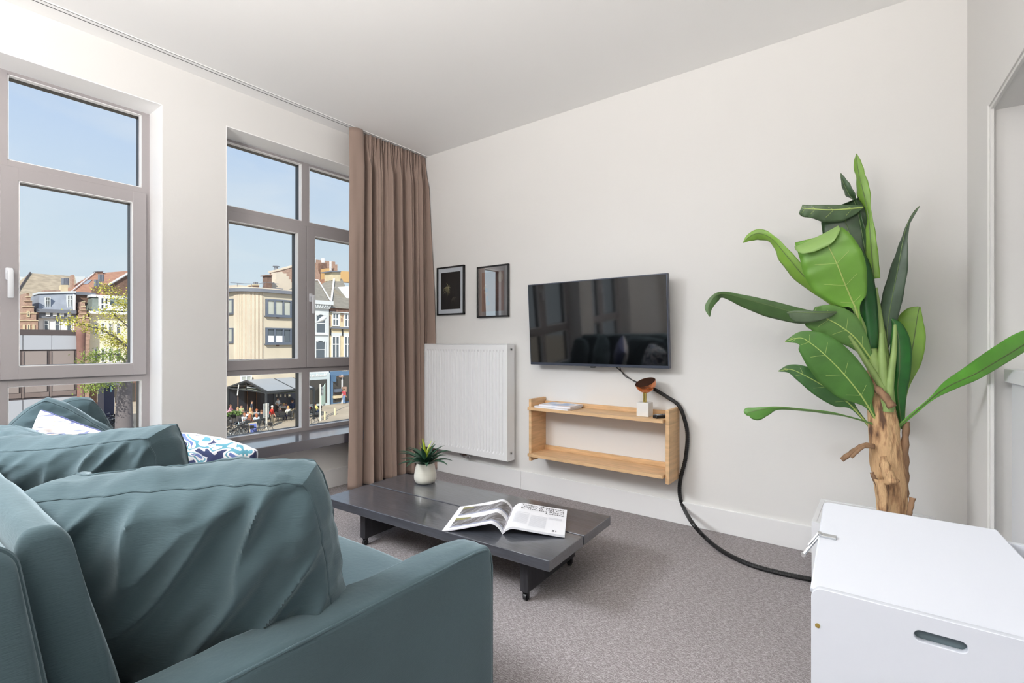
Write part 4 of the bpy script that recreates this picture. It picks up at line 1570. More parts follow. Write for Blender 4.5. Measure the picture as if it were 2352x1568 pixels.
# mid left leaf folded tip
leaf([(2005, 830, -.04, 3, 3, 0), (1968, 780, -.09, 26, 24, 0), (1935, 752, -.12, 44, 40, 0), (1900, 732, -.15, 44, 36, 0), (1872, 722, -.17, 36, 22, 0), (1864, 719, -.175, 32, 16, 0)], mat('leaf_mid_green', (92, 132, 66), .42, noise_s=6, noise_a=.18), .08, .04, 'mid green leaf with its tip folded, left of the stalks')
leaf([(1922, 716, -.15, 2, 2, 0), (1895, 718, -.185, 16, 4, 0), (1860, 718, -.205, 24, 5, 0), (1828, 717, -.21, 24, 4, 0), (1812, 718, -.21, 12, 3, 0), (1809, 720, -.21, 3, 2, 0)], mat('leaf_fold_grey', (84, 102, 76), .42, noise_s=8, noise_a=.2), .12, .05, 'grey green folded tip over the mid leaf', .002)
# darker leaf behind lower left
leaf([(2010, 995, .02, 2, 2, 0), (1962, 938, .0, 6, 6, 10), (1935, 915, -.01, 26, 22, 0), (1890, 885, -.03, 30, 26, 0), (1845, 860, -.05, 20, 22, 0), (1815, 848, -.06, 10, 12, 0), (1788, 852, -.07, 1, 1, 0)], mat('leaf_shade_green', (62, 104, 54), .42, noise_s=8, noise_a=.2), .10, .06, 'darker leaf tucked below the broad left leaf')
# broad left leaf
leaf([(2012, 965, -.04, 2, 2, 0), (1992, 930, -.08, 8, 12, 0), (1972, 900, -.11, 40, 36, 0), (1935, 855, -.15, 54, 44, 0), (1895, 815, -.19, 48, 44, 0), (1862, 788, -.21, 34, 34, 0), (1838, 776, -.22, 18, 16, 0), (1803, 784, -.23, 1, 1, 0)], G_, .06, .03, 'broad green leaf on the left with pale veins')
# low left edge-on leaf
leaf([(2010, 975, -.04, 2, 2, 0), (1960, 960, -.07, 3, 3, 60), (1905, 947, -.10, 9, 3, 50), (1850, 941, -.13, 8, 3, 55), (1790, 936, -.16, 8, 3, 40), (1760, 938, -.17, 18, 4, 10), (1735, 943, -.18, 24, 8, 0), (1718, 948, -.19, 14, 12, 0), (1713, 952, -.19, 3, 3, 0)], mat('leaf_fresh_green', (88, 140, 60), .42, noise_s=8, noise_a=.2), .2, .02, 'low leaf seen edge on, reaching left', .0022)
# right dark upright
leaf([(2036, 800, .02, 4, 4, 20), (2040, 740, .0, 20, 16, 10), (2050, 680, -.02, 24, 20, 20), (2064, 610, -.03, 20, 18, 30), (2074, 555, -.03, 12, 10, 45), (2085, 515, -.02, 5, 5, 50), (2100, 488, -.02, 4, 4, 40), (2112, 473, -.02, 1, 1, 40)], mat('leaf_slate_green', (66, 84, 66), .4, noise_s=9, noise_a=.25), .28, .06, 'slate green leaf rising at the upper right', .002)
# right light green (behind)
leaf([(2075, 990, .04, 2, 2, 0), (2080, 900, .06, 4, 4, 0), (2090, 830, .08, 18, 22, 0), (2100, 775, .09, 34, 22, 0), (2106, 735, .09, 38, 12, 0), (2110, 712, .09, 24, 5, 0), (2112, 704, .09, 4, 2, 0)], LG, .12, .05, 'light green leaf behind on the right', .002)
# right lower dark
leaf([(2072, 985, .03, 2, 2, 0), (2062, 900, .0, 12, 18, 0), (2066, 850, -.02, 20, 22, 0), (2066, 790, -.02, 18, 22, 0), (2058, 750, -.02, 8, 14, 0), (2048, 732, -.02, 1, 2, 0)], mat('leaf_emerald', (36, 96, 38), .35, noise_s=9, noise_a=.25), .35, .03, 'emerald leaf hanging beside the trunk top', .002)
# long right leaf
leaf([(2058, 984, .0, 3, 3, 0), (2100, 948, -.03, 4, 4, 0), (2140, 914, -.08, 4, 5, 10), (2180, 886, -.14, 15, 12, 10), (2240, 858, -.24, 26, 14, 5), (2295, 826, -.40, 30, 14, 0), (2350, 792, -.56, 30, 14, 0), (2400, 760, -.68, 18, 10, 0), (2435, 735, -.75, 1, 1, 0)], mat('leaf_grass_green', (96, 160, 62), .42, noise_s=8, noise_a=.18), .18, .03, 'long green leaf reaching out to the right edge', .0025)
# small dark behind
leaf([(1985, 790, .06, 3, 3, 0), (1960, 745, .06, 18, 18, 0), (1942, 712, .06, 14, 18, 0), (1932, 692, .06, 2, 2, 0)], DG, .1, .02, 'small dark leaf behind the stalks', .0015)

# stalks
def stalk(pxs, Y, r0, r1, name='stalk', m_=None, n=10):
    P = spline([at(x, y, Y=PY + d) for x, y, d in pxs], 6)
    b = B(); b.tube(P, [r0 + (r1 - r0) * i / (len(P) - 1) for i in range(len(P))], n)
    return obj(name, b, m_ or M['petiole'], bp_, smooth=True)


stalk([(2032, 925, -.01), (2012, 850, -.02), (2000, 800, -.03), (1985, 760, -.05), (1962, 705, -.10)], 0, .040, .009)
stalk([(2035, 925, 0), (2032, 850, 0), (2024, 780, 0), (2018, 720, .0), (2012, 660, -.01)], 0, .038, .006)
stalk([(2038, 940, -.03), (2030, 880, -.04), (2026, 820, -.04), (2025, 765, -.03)], 0, .030, .010)
stalk([(2040, 945, -.05), (2044, 880, -.05), (2054, 800, -.03), (2056, 745, -.02)], 0, .022, .006)
stalk([(2028, 890, -.05), (1995, 840, -.06), (1970, 800, -.08), (1950, 770, -.10)], 0, .016, .007)
stalk([(2005, 840, .02), (1985, 780, .02), (1955, 735, .01), (1925, 700, .0)], 0, .013, .005)
stalk([(2052, 1100, .05), (2062, 1000, .05), (2068, 930, .05), (2080, 880, .06)], 0, .010, .005)
stalk([(2050, 1050, .03), (2056, 980, .03), (2062, 920, .02)], 0, .010, .005)


# trunk
def trunk_pt(u, v):
    ctr = interp([(2050, 1260, 50), (2050, 1172, 49), (2044, 1100, 53), (2034, 1030, 52), (2026, 960, 47), (2020, 900, 41), (2016, 866, 38)], 6)
    k_ = v * (len(ctr) - 1)
    i = min(len(ctr) - 2, int(k_)); f_ = k_ - i
    x, y, w = [a + (c - a) * f_ for a, c in zip(ctr[i], ctr[i + 1])]
    q = at(x, y, Y=PY)
    r = w * 0.58 * (q.y * 0.8) / FPX * 1.0
    a = u * 2 * PI
    r *= 1 + 0.07 * noise.noise(Vector((math.cos(a) * 2.4, math.sin(a) * 2.4, v * 3))) + 0.05 * noise.noise(Vector((math.cos(a) * 7, math.sin(a) * 7, v * 2)))
    r *= 1 + 0.10 * max(0, math.sin(v * 9 + 2.2 * math.cos(a))) ** 8
    top = 0.0
    if v > .93:
        top = (v - .93) / .07 * (0.035 * math.cos(a + 2.6))
    return q + Vector((math.cos(a) * r, math.sin(a) * r, top))


b = B()
Vt = b.grid(trunk_pt, 56, 60, wrap=True)
b.bm.faces.new([Vt[i][60] for i in range(56)])
tk = obj('trunk', b, M['bark'], bp_, smooth=True, angle=180)
n, l, p = nodes_of(M['bark'])
rpn = [q for q in n if q.type == 'VALTORGB'][0]
e = rpn.color_ramp.elements
e[0].position = .34; e[0].color = lin((98, 72, 54)); e[1].position = .52; e[1].color = lin((204, 168, 126))
k = e.new(.43); k.color = lin((166, 128, 92))


def shred(pxs, w0, w1, lbl, yoff=0.0, m_='dead', curl=.3):
    rows = interp([(x, y, d, 0) for x, y, d in pxs], 6)
    b = B()
    P = [at(x, y, Y=PY + d) for x, y, d, _ in rows]
    N_ = len(P)
    V = []
    for i, q in enumerate(P):
        t = (P[min(N_ - 1, i + 1)] - P[max(0, i - 1)]).normalized()
        s = t.cross((q - EYE).normalized()).normalized()
        nn = s.cross(t)
        w = (w0 + (w1 - w0) * i / (N_ - 1)) * (1 + .15 * math.sin(i * 1.7))
        V.append([b.bm.verts.new(q + s * w * a + nn * w * curl * (1 - a * a) * -1.6) for a in (-1, -.5, 0, .5, 1)])
    for A, D in zip(V, V[1:]):
        for j in range(4):
            b.bm.faces.new((A[j], A[j + 1], D[j + 1], D[j]))
    o = obj('dried_sheath', b, M[m_], bp_, smooth=True, angle=180, label=lbl)
    so = o.modifiers.new('thick', 'SOLIDIFY'); so.thickness = 0.003
    return o


shred([(2050, 935, -.085), (2028, 905, -.085), (2003, 885, -.075), (1985, 868, -.07), (1962, 848, -.08)], .016, .010, 'brown sheath tip curling off the trunk top')
shred([(2072, 1140, -.02), (2076, 1080, -.0), (2078, 1020, .0), (2083, 968, .0)], .022, .010, 'dry upright stub right of the trunk')
shred([(2008, 1024, -.06), (1985, 1022, -.09), (1960, 1036, -.10), (1933, 1056, -.11)], .008, .010, 'dried leaf strip hanging off the left side')
shred([(2008, 1028, -.07), (1985, 1026, -.10), (1968, 1038, -.11), (1955, 1050, -.11)], .005, .006, 'short dried strip beside the hanging one')
shred([(2086, 1190, -.05), (2090, 1172, -.06), (2096, 1142, -.06)], .008, .010, 'low dry stub right of the trunk')
shred([(2016, 1110, -.08), (2008, 1098, -.09), (2002, 1084, -.09)], .010, .006, 'small peeling scrap left of the trunk')
shred([(2050, 1110, -.13), (2036, 1080, -.128), (2026, 1048, -.115)], .026, .014, 'peeling bark flap on the trunk front', m_='bark')
shred([(2032, 1200, -.125), (2030, 1150, -.125), (2022, 1100, -.12)], .020, .020, 'ragged bark flap at the trunk base', m_='bark')

# ================================================================== OUTSIDE
M['paving'] = mat('plaza_paving', (190, 174, 152), 0.9, noise_s=0.5, noise_a=0.10)
M['beige'] = mat('beige_render', (210, 198, 178), 0.9, noise_s=0.6, noise_a=0.06)
M['beige2'] = mat('pale_beige_render', (216, 202, 184), 0.9, noise_s=0.5, noise_a=0.07)
M['slatecap'] = mat('grey_coping', (120, 124, 134), 0.7)
M['winframe'] = mat('grey_blue_window_frame', (104, 112, 126), 0.5)
M['winwhite'] = mat('white_window_frame', (236, 236, 236), 0.5)
M['pane'] = mat('dark_pane', (92, 100, 108), 0.15, spec=0.8)
M['panelight'] = mat('curtained_pane', (190, 192, 182), 0.3)
M['brick'] = mat('old_brick', (172, 142, 126), 0.9, noise_s=3, noise_a=0.25, stretch=(1, 1, 3))
M['brickdark'] = mat('dark_brick', (124, 98, 86), 0.9, noise_s=3, noise_a=0.25)
M['orange'] = mat('orange_roof_tiles', (170, 126, 104), 0.9, noise_s=2, noise_a=0.18, stretch=(1, 1, 3))
M['tanroof'] = mat('weathered_tan_tiles', (172, 156, 134), 0.95, noise_s=1.2, noise_a=0.22)
M['slate'] = mat('slate_roof', (140, 134, 124), 0.85, noise_s=2, noise_a=0.14, stretch=(1, 1, 3))
M['bluslate'] = mat('blue_grey_mansard', (148, 153, 164), 0.7, noise_s=2, noise_a=0.08)
M['grnslate'] = mat('green_grey_mansard', (124, 132, 126), 0.8, noise_s=2, noise_a=0.12)
M['whitewall'] = mat('white_facade', (240, 238, 234), 0.85)
M['cream'] = mat('cream_facade', (236, 230, 206), 0.85)
M['greywhite'] = mat('grey_white_facade', (214, 218, 220), 0.85)
M['sand'] = mat('sandstone', (214, 198, 166), 0.85, noise_s=1.5, noise_a=0.10)
M['panelwhite'] = mat('white_cladding', (178, 180, 188), 0.6)
M['taupeblind'] = mat('taupe_sunscreen', (150, 138, 134), 0.8)
M['darkbrown'] = mat('dark_fascia', (86, 76, 76), 0.6)
M['colbrown'] = mat('brown_brick_column', (140, 104, 96), 0.9, noise_s=2, noise_a=0.15)
M['dkgrey'] = mat('charcoal_metal', (52, 56, 60), 0.5)
M['roofpanel'] = mat('grey_roof_panel', (168, 172, 176), 0.35)
M['cafedark'] = mat('dark_cafe_front', (40, 42, 52), 0.6)
M['shopgrey'] = mat('pale_shop_front', (196, 208, 212), 0.6)
M['shopblue'] = mat('blue_shop_front', (96, 126, 158), 0.6)
M['mint'] = mat('mint_door', (206, 230, 214), 0.6)
M['shopglass'] = mat('shop_glass', (70, 68, 66), 0.15, spec=0.8)
M['yellow'] = mat('yellow_render', (212, 172, 118), 0.8)

b = B(); b.box(-160, -3.98, -60, 110, STREET - .3, STREET)
struct('pavement', b, M['paving'], label=None)
# house front below and beside our windows, so nothing floats in the air
b = B(); b.box(-3.97, -3.75, -14, 20, STREET, -0.35)
struct('wall_facade', b, M['beige'])


def bld(name, lbl, X, Y0, Y1, z0, z1, depth, m_):
    t = thing(name, lbl, 'building', (X - depth / 2, (Y0 + Y1) / 2, STREET))
    b = B(); b.box(X - depth, X, Y0, Y1, z0, z1)
    obj('wall', b, m_, t)
    return t


def fwin(par, X, y0, y1, z0, z1, fm, pm, cols=1, rows=(), fw=0.07, sill=0.0, proud=0.07, name='window'):
    b = B()
    xb, xf = X - 0.02, X + proud
    b.box(xb, xf, y0, y0 + fw, z0, z1); b.box(xb, xf, y1 - fw, y1, z0, z1)
    b.box(xb, xf, y0 + fw, y1 - fw, z0, z0 + fw); b.box(xb, xf, y0 + fw, y1 - fw, z1 - fw, z1)
    for i in range(1, cols):
        y = y0 + (y1 - y0) * i / cols
        b.box(xb, xf - .01, y - fw * .45, y + fw * .45, z0 + fw, z1 - fw)
    for r in rows:
        z = z0 + (z1 - z0) * r
        b.box(xb, xf - .015, y0 + fw, y1 - fw, z - fw * .4, z + fw * .4)
    if sill:
        b.box(xb, xf + sill, y0 - .1, y1 + .1, z0 - .12, z0 - .001)
    f_ = obj(name, b, fm, par)
    b = B(); b.box(X + 0.005, X + proud * .4, y0 + fw * .5, y1 - fw * .5, z0 + fw * .5, z1 - fw * .5)
    obj('pane', b, pm, f_)
    return f_


def pxr(x0, x1, y0, y1, X):
    """rectangle seen between photo columns x0..x1 and rows y0..y1 on plane X"""
    a, c = at(x0, (y0 + y1) / 2, X=X), at(x1, (y0 + y1) / 2, X=X)
    m_ = (x0 + x1) / 2
    return a.y, c.y, at(m_, y1, X=X).z, at(m_, y0, X=X).z


def wpx(par, X, x0, x1, y0, y1, *a, **k_):
    q = pxr(x0, x1, y0, y1, X)
    return fwin(par, X, q[0], q[1], q[2], q[3], *a, **k_)


def poly_px(pts, X, depth):
    b = B()
    b.prism([at(x, y, X=X) for x, y in pts], (-depth, 0, 0))
    return b


def roof(pe, pr, back, thick=0.2):
    """sloping roof body: front eave points pe (2), ridge points pr (2), back eave pushed 'back' metres behind the ridge"""
    e0, e1, r0, r1 = [Vector(q) for q in (pe[0], pe[1], pr[0], pr[1])]
    b0 = Vector((r0.x - back, e0.y, e0.z)); b1 = Vector((r1.x - back, e1.y, e1.z))
    b = B()
    b.hull([e0, e1, r0, r1, b0, b1])
    return b


# ---- curved beige apartment block
XB = -51.0
cy = at(605, 700, X=XB).y
RC = 2.0
yR = at(704, 740, X=XB).y
zc = at(640, 672, X=XB).z
bb = thing('building', 'beige apartment block with a rounded fluted corner and grey coping', 'building', (-56, (cy + yR) / 2, STREET))
prof = [(XB, yR), (XB, cy)]
arc = []
for i in range(17):
    a = PI / 2 * i / 16
    arc.append((XB - RC + RC * math.cos(a), cy - RC * math.sin(a)))
prof += arc[1:]
prof += [(XB - 9, cy - RC), (XB - 9, yR)]
b = B(); b.prism([(x, y, STREET) for x, y in prof], (0, 0, zc - STREET))
wl_b = obj('wall', b, M['beige'], bb)
for i in range(26):
    a = PI / 2 * (i + .5) / 26 * 1.0
    x, y = XB - RC + (RC + .01) * math.cos(a), cy - (RC + .01) * math.sin(a)
    b = B(); b.cyl((x, y, at(575, 820, X=XB).z - 1), (x, y, zc - .1), 0.05, n=6)
    obj('flute', b, M['beige2'], bb)
cop = []
for x, y in prof[:-2]:
    d = Vector((x - (XB - RC), y - cy)) if y < cy else Vector((1, 0))
    d = d.normalized() if d.length > 1e-6 else d
    cop.append((x + d.x * .45, y + d.y * .45 if y < cy else y))
cop += [(XB - 9, cy - RC - .45), (XB - 9, yR)]
b = B(); b.prism([(x, y, zc - .1) for x, y in cop], (0, 0, .34))
obj('coping', b, M['slatecap'], bb)
b = B(); b.prism([(x * 1.0, y, zc + .24) for x, y in cop], (0, 0, .10))
obj('coping_edge', b, M['beige2'], bb)
for (x0, x1, y0, y1, pm, nc) in ((609, 668, 688, 726, M['panelight'], 3), (609, 668, 753, 789, M['pane'], 3)):
    wpx(bb, XB, x0, x1, y0, y1, M['winframe'], pm, cols=nc, fw=.16, sill=.12, proud=.22)
q = pxr(612, 652, 771, 788, XB)
b = B(); b.box(XB + .07, XB + .12, q[0], q[1], q[2], q[3]); obj('blind', b, M['winwhite'], bb)
# windows of the left, receding face
for y0_, y1_ in ((686, 722), (753, 788)):
    zt_, zb_ = at(535, y0_, X=-53.2).z, at(535, y1_, X=-53.2).z
    b = B(); yf = cy - RC
    b.box(-54.6, -53.05, yf - .14, yf + .02, zb_, zt_)
    f_ = obj('window', b, M['winframe'], bb)
    b = B(); b.box(-54.6, -53.2, yf - .17, yf - .10, zb_ + .18, zt_ - .15); obj('pane', b, M['panelight'], f_)
for y in (729, 793):
    b = B(); q = pxr(635, 640, y - 2, y + 2, XB); b.box(XB - .02, XB + .10, *q); obj('vent', b, M['brickdark'], bb)
# ground floor shop of the block, behind the pavilion
q = pxr(560, 704, 903, 965, XB)
b = B(); b.box(XB - .02, XB + .15, cy - .2, yR, STREET, STREET + 3.1); obj('cafe_front', b, M['cafedark'], bb)
for x0, x1 in ((632, 638), (640, 648), (651, 658), (660, 668)):
    q = pxr(x0, x1, 904, 913, XB + .15)
    fwin(bb, XB + .15, q[0], q[1], q[2], q[3], M['dkgrey'], M['sand'], name='fanlight')
wpx(bb, XB, 552, 578, 862, 875, M['winwhite'], M['panelight'], cols=2, fw=.12)

# ---- blocks seen over its roof
XS = -62.0
bs = thing('building', 'pale beige gable house with a stepped gable above the rounded block', 'building', (XS - 3, 33, STREET))
pts = [(528, 690), (528, 655), (548, 654), (600, 660), (627, 656), (627, 648), (632, 648), (632, 641), (634, 641), (634, 625), (648, 624), (652, 628), (658, 628), (658, 634), (663, 634), (663, 641), (668, 641), (668, 648), (674, 648), (674, 655), (690, 655), (690, 690)]
obj('wall', poly_px(pts, XS, 1.2), M['beige2'], bs)
q = pxr(528, 690, 680, 688, XS)
b = B(); b.box(XS - 8, XS - .1, q[0], q[1], STREET, q[2] + .2); obj('lower_wall', b, M['beige2'], bs)
obj('wall', poly_px([(628, 690), (628, 622), (690, 606), (690, 690)], XS - 1.4, 1.0), M['brick'], bs, label='red brick wall behind the stepped gable')
obj('roof_edge', poly_px([(627, 625), (627, 621), (692, 604), (692, 608)], XS - 1.3, 1.2), M['beige2'], bs)
for x0, x1, y0, y1, m_ in ((612, 624, 632, 652, 'brickdark'), (581, 595, 654, 664, 'brick')):
    obj('chimney', poly_px([(x0, y1 + 14), (x0, y0), (x1, y0), (x1, y1 + 14)], XS + 1, 1.0), M[m_], bs)
obj('chimney_cap', poly_px([(610.5, 633), (610.5, 631), (625.5, 631), (625.5, 633)], XS + 1.2, 1.4), M['brickdark'], bs)
obj('chimney_cap', poly_px([(580, 655), (580, 653), (596, 653), (596, 655)], XS + 1.2, 1.4), M['sand'], bs)
for x in (585, 589.5):
    b = B(); b.cyl(at(x, 654, X=XS), at(x, 648, X=XS), .16, n=8); obj('chimney_pot', b, M['slatecap'], bs)
b = B(); b.cyl(at(634, 620, X=XS - 2), at(634, 612, X=XS - 2), .28, .22, n=10); b.cyl(at(634, 612.5, X=XS - 2), at(634, 611, X=XS - 2), .42, n=10); obj('chimney_pot', b, M['slatecap'], bs)
b = B(); b.cyl(at(642, 664, X=XS + 3), at(642, 671, X=XS + 3), .35, n=10); q0 = at(636, 668, X=XS + 3)
b.box(q0.x - .4, q0.x + .4, q0.y - .6, q0.y + .6, q0.z - .35, q0.z + .3); obj('vent_box', b, M['slatecap'], bs)
b = B()
b.tube([at(x, y, X=XS + 2) for x, y in ((529, 649), (560, 651), (590, 652), (612, 648), (640, 652))], .03, 6)
for x, y in ((545, 650), (578, 652), (606, 649)):
    b.cyl(at(x, y, X=XS + 2), at(x, y + 8, X=XS + 2), .03, n=6)
obj('roof_railing', b, M['slatecap'], bs)

# ---- houses of the right hand pane
XH = -51.6
hy0, hy1, _, zcorn = pxr(704, 755.5, 697, 960, XH)
hz = at(735, 697, X=XH).z
hg = bld('building', 'narrow grey white house with two arched windows over a pale shop front', XH, hy0, hy1, STREET, hz, 9, M['greywhite'])
q = pxr(704, 757, 693, 700, XH)
b = B(); b.box(XH - .1, XH + .55, hy0, hy1 + .25, hz - .1, hz + .32); b.box(XH - .1, XH + .3, hy0, hy1, hz - .55, hz - .1)
obj('cornice', b, M['greywhite'], hg)
for i in range(9):
    y = hy0 + .15 + i * (hy1 - hy0) / 9
    b = B(); b.box(XH, XH + .42, y, y + .14, hz - .38, hz - .1); obj('bracket', b, M['greywhite'], hg)


def arched(par, X, x0, x1, y0, y1):
    y0_, y1_, z0_, z1_ = pxr(x0, x1, y0, y1, X)
    def loop(g):
        L = [(y0_ + g, z0_ + g), (y1_ - g, z0_ + g), (y1_ - g, z1_ - .22)]
        for i in range(1, 8):
            t = i / 8
            L.append((y1_ - g + (y0_ - y1_ + 2 * g) * t, z1_ - g - .22 + .22 * math.sin(PI * t)))
        L.append((y0_ + g, z1_ - .22))
        return L
    me = plate(loop(0), [loop(.17)], .12)
    me.transform(Matrix(((0, 0, 1, X + .05), (1, 0, 0, 0), (0, 1, 0, 0), (0, 0, 0, 1))))
    f_ = obj('window', me, M['greywhite'], par)
    b = B(); b.prism([(X + .01, y, z) for y, z in loop(.15)], (.03, 0, 0)); obj('pane', b, M['pane'], f_)
    b = B(); zm = z0_ + (z1_ - z0_) * .52
    b.box(X + .04, X + .07, y0_ + .15, y1_ - .15, zm - .04, zm + .04); b.box(X + .02, X + .2, y0_ - .1, y1_ + .1, z0_ - .08, z0_ + .05)
    obj('glazing_bar', b, M['winwhite'], f_)


arched(hg, XH, 723, 749, 719, 767)
arched(hg, XH, 722, 748, 779, 829)
q = pxr(704, 755, 846, 928, XH)
b = B(); b.box(XH, XH + .18, hy0, hy1, STREET, STREET + 3.75); sf = obj('shop_front', b, M['shopgrey'], hg)
q2 = pxr(704, 751, 872, 928, XH + .18)
b = B(); b.box(XH + .17, XH + .2, hy0, q2[1], STREET + .3, q2[3]); obj('shop_window', b, M['shopglass'], sf)
b = B(); y_d = at(746, 900, X=XH + .2).y; zt_ = at(746, 880, X=XH + .2).z
b.prism([(XH + .2, y_d, STREET + .2), (XH + .2, y_d, zt_), (XH + .85, y_d - .9, zt_ - .9), (XH + .85, y_d - .9, STREET + .2)], (0, .08, 0))
obj('door', b, M['mint'], sf, label='mint green open door leaf')
# sloping slate roof above
e0 = Vector((XH + .5, hy0 - 1.0, hz + .3)); e1 = Vector((XH + .5, at(752, 690, X=XH).y, hz + .3))
r0 = at(700, 645, X=XH - 3.5); r1 = at(730, 645, X=XH - 3.5)
b = roof((e0, e1), (r0, r1), 4); obj('roof', b, M['slate'], hg)
b = B(); b.tube([r1 + Vector((.12, 0, .08)), e1 + Vector((.12, 0, .08))], .075, 6); obj('roof_verge', b, M['winwhite'], hg)
b = B(); b.tube([r0 + Vector((.1, 0, .1)), r1 + Vector((.1, 0, .1))], .09, 6); obj('ridge', b, M['winwhite'], hg)

XK = -52.0
ky0, ky1 = at(755.5, 750, X=XK).y, at(812, 750, X=XK).y
kz = at(770, 706, X=XK).z
hk = bld('building', 'sandstone house with cross windows and a hipped slate roof over a blue shop', XK, ky0, ky1, STREET, kz, 9, M['sand'])
b = B(); b.box(XK - .1, XK + .12, ky0, ky1, kz - .55, kz + .1); obj('cornice', b, M['brickdark'], hk)
b = B(); b.box(XK, XK + .3, ky0, ky1, kz - .62, kz - .52); b.box(XK, XK + .12, ky0, ky1, kz - .80, kz - .74); obj('string_course', b, M['greywhite'], hk)
for (x0, x1, y0, y1) in ((762, 779, 717, 749), (790, 806, 717, 752), (761, 780, 771, 828), (789, 806, 771, 828)):
    wpx(hk, XK, x0, x1, y0, y1, M['winwhite'], M['pane'], cols=2, rows=(.52 if y0 < 740 else .66,), fw=.15, proud=.1)
for (x0, x1, y0, y1) in ((759, 815, 751, 755),):
    q = pxr(x0, x1, y0, y1, XK); b = B(); b.box(XK, XK + .32, *q); obj('window_ledge', b, M['slatecap'], hk)
q = pxr(760, 815, 764, 771, XK); b = B(); b.box(XK, XK + .05, *q); obj('lintel', b, M['greywhite'], hk)
for x, y0, y1 in ((754, 771, 791), (759.5, 754, 770), (787, 756, 771)):
    b = B(); b.cyl(at(x, y0, X=XK + .1), at(x, y1, X=XK + .1), .06, n=6); obj('wall_anchor', b, M['black'], hk)
for i, (x0, x1, y0, y1) in enumerate(((756, 760, 725, 748), (783, 787, 730, 738), (784, 788, 715, 728))):
    q = pxr(x0, x1, y0, y1, XK); b = B(); b.box(XK, XK + .03, *q); obj('brick_patch', b, M['brick'], hk)
# hip roof
hA, hB = at(752, 706, X=XK + .3), at(815, 710, X=XK + .3)
top0, top1 = at(766, 640, X=XK - 4), at(786, 640, X=XK - 4)
b = B(); b.hull([hA, hB, top0, top1, Vector((XK - 9, hA.y - 2.5, hA.z)), Vector((XK - 9, hB.y, hA.z)), Vector((XK - 3.5, hA.y - 2.6, hA.z + 1.2))]); obj('roof', b, M['slate'], hk)
b = B(); b.tube([top0 + Vector((.15, 0, .1)), at(760, 700, X=XK + .35)], .12, 6); obj('hip_flashing', b, M['winwhite'], hk)
b = B(); b.tube([at(738, 660, X=XK - 4), at(752, 690, X=XK - .4)], .10, 6); obj('valley', b, M['winwhite'], hk)
obj('chimney', poly_px([(762, 644), (762, 623), (782, 623), (782, 648)], XK - 3.6, 1.6), M['sand'], hk)
obj('chimney_cap', poly_px([(760.5, 624), (760.5, 621.5), (783.5, 622), (783.5, 624.5)], XK - 3.3, 2.2), M['slatecap'], hk)
obj('dormer', poly_px([(776, 659), (800, 657), (820, 690), (800, 690)], XK - 1.2, 2.0), M['whitewall'], hk, label='white dormer cheek')
b = B(); b.box(XK, XK + .2, ky0, ky1, STREET, STREET + 3.85); sb = obj('shop_front', b, M['shopblue'], hk)
q = pxr(765, 815, 862, 921, XK + .2)
b = B(); b.box(XK + .19, XK + .23, q[0], q[1], STREET + .15, q[3]); obj('shop_window', b, M['shopglass'], sb)
q = pxr(760, 768, 861, 876, XK + .25); b = B(); b.box(XK + .25, XK + .9, q[0] + .2, q[0] + .28, q[2], q[3]); obj('hanging_sign', b, M['shopblue'], sb)
for x0, x1, y0, y1, m_ in ((768, 784, 893, 900, 'winframe'), (766, 783, 908, 914, 'sand'), (786, 794, 888, 900, 'brick'), (780, 786, 862, 866, 'brick')):
    q = pxr(x0, x1, y0, y1, XK + .4); b = B(); b.box(XK + .24, XK + .6, *q); obj('display_shelf', b, M[m_], sb)
b = B(); yq = at(786, 900, X=XK + .3).y; b.box(XK + .2, XK + .32, yq - .07, yq + .07, STREET, STREET + 3.4); obj('shop_post', b, M['winwhite'], sb)


def sign(txt, x, y, X, size, m_, par, shear=0.0, align='LEFT', off=.01):
    q = at(x, y, X=X)
    me = text_mesh(txt, size, align, shear, 0.02, 1, off)
    me.transform(Matrix(((0, 0, 1, X + .03), (1, 0, 0, q.y), (0, 1, 0, q.z), (0, 0, 0, 1))))
    return obj('lettering', me, m_, par)


sign('m et Ronald', 706, 866, XH + .18, .46, M['winwhite'], sf, .35, off=.006)
sign('FREE', 784.5, 852.5, XK + .2, .40, M['winwhite'], sb, off=.008)

# taller blocks behind the right pane
XT = -70.0
bt = thing('building', 'tall brown brick tower block with a white ladder behind the slate roofs', 'building', (XT - 4, 46, STREET))
q = pxr(700, 775, 700, 716, XT)
b = B(); b.box(XT - 8, XT - .1, q[0], q[1], STREET, q[2] + .2); obj('lower_wall', b, M['brick'], bt)
obj('wall', poly_px([(700, 720), (700, 597), (724, 596), (770, 601), (770, 607), (775, 607), (775, 720)], XT, 2), M['brick'], bt)
obj('wall', poly_px([(738, 660), (738, 604), (750, 604), (750, 660)], XT + .8, 1), M['brickdark'], bt)
for x in (740, 744, 723.5):
    b = B(); b.cyl(at(x, 603, X=XT), at(x, 593, X=XT), .12, n=8); obj('chimney_pot', b, M['winwhite'], bt)
b = B()
for x in (757.5, 760.5):
    b.cyl(at(x, 600, X=XT + .9), at(x, 621, X=XT + .9), .06, n=6)
for i in range(9):
    b.cyl(at(757.5, 602 + i * 2.2, X=XT + .9), at(760.5, 602 + i * 2.2, X=XT + .9), .05, n=6)
obj('ladder', b, M['winwhite'], bt)
obj('brick_stack', poly_px([(715, 660), (715, 614), (729, 614), (731, 622), (735, 630), (735, 660)], XT + 6, 3), M['brick'], bt)
obj('yellow_stack', poly_px([(750, 642), (750, 616), (757, 616), (757, 642)], XT + 5, 1.5), M['yellow'], bt)
obj('tiled_roof', poly_px([(734, 668), (736, 642), (762, 638), (764, 655)], XT + 7, 2), M['orange'], bt)
obj('annex', poly_px([(781, 646), (781, 622), (815, 624), (815, 648)], XT + 3, 1.5), M['yellow'], bt)

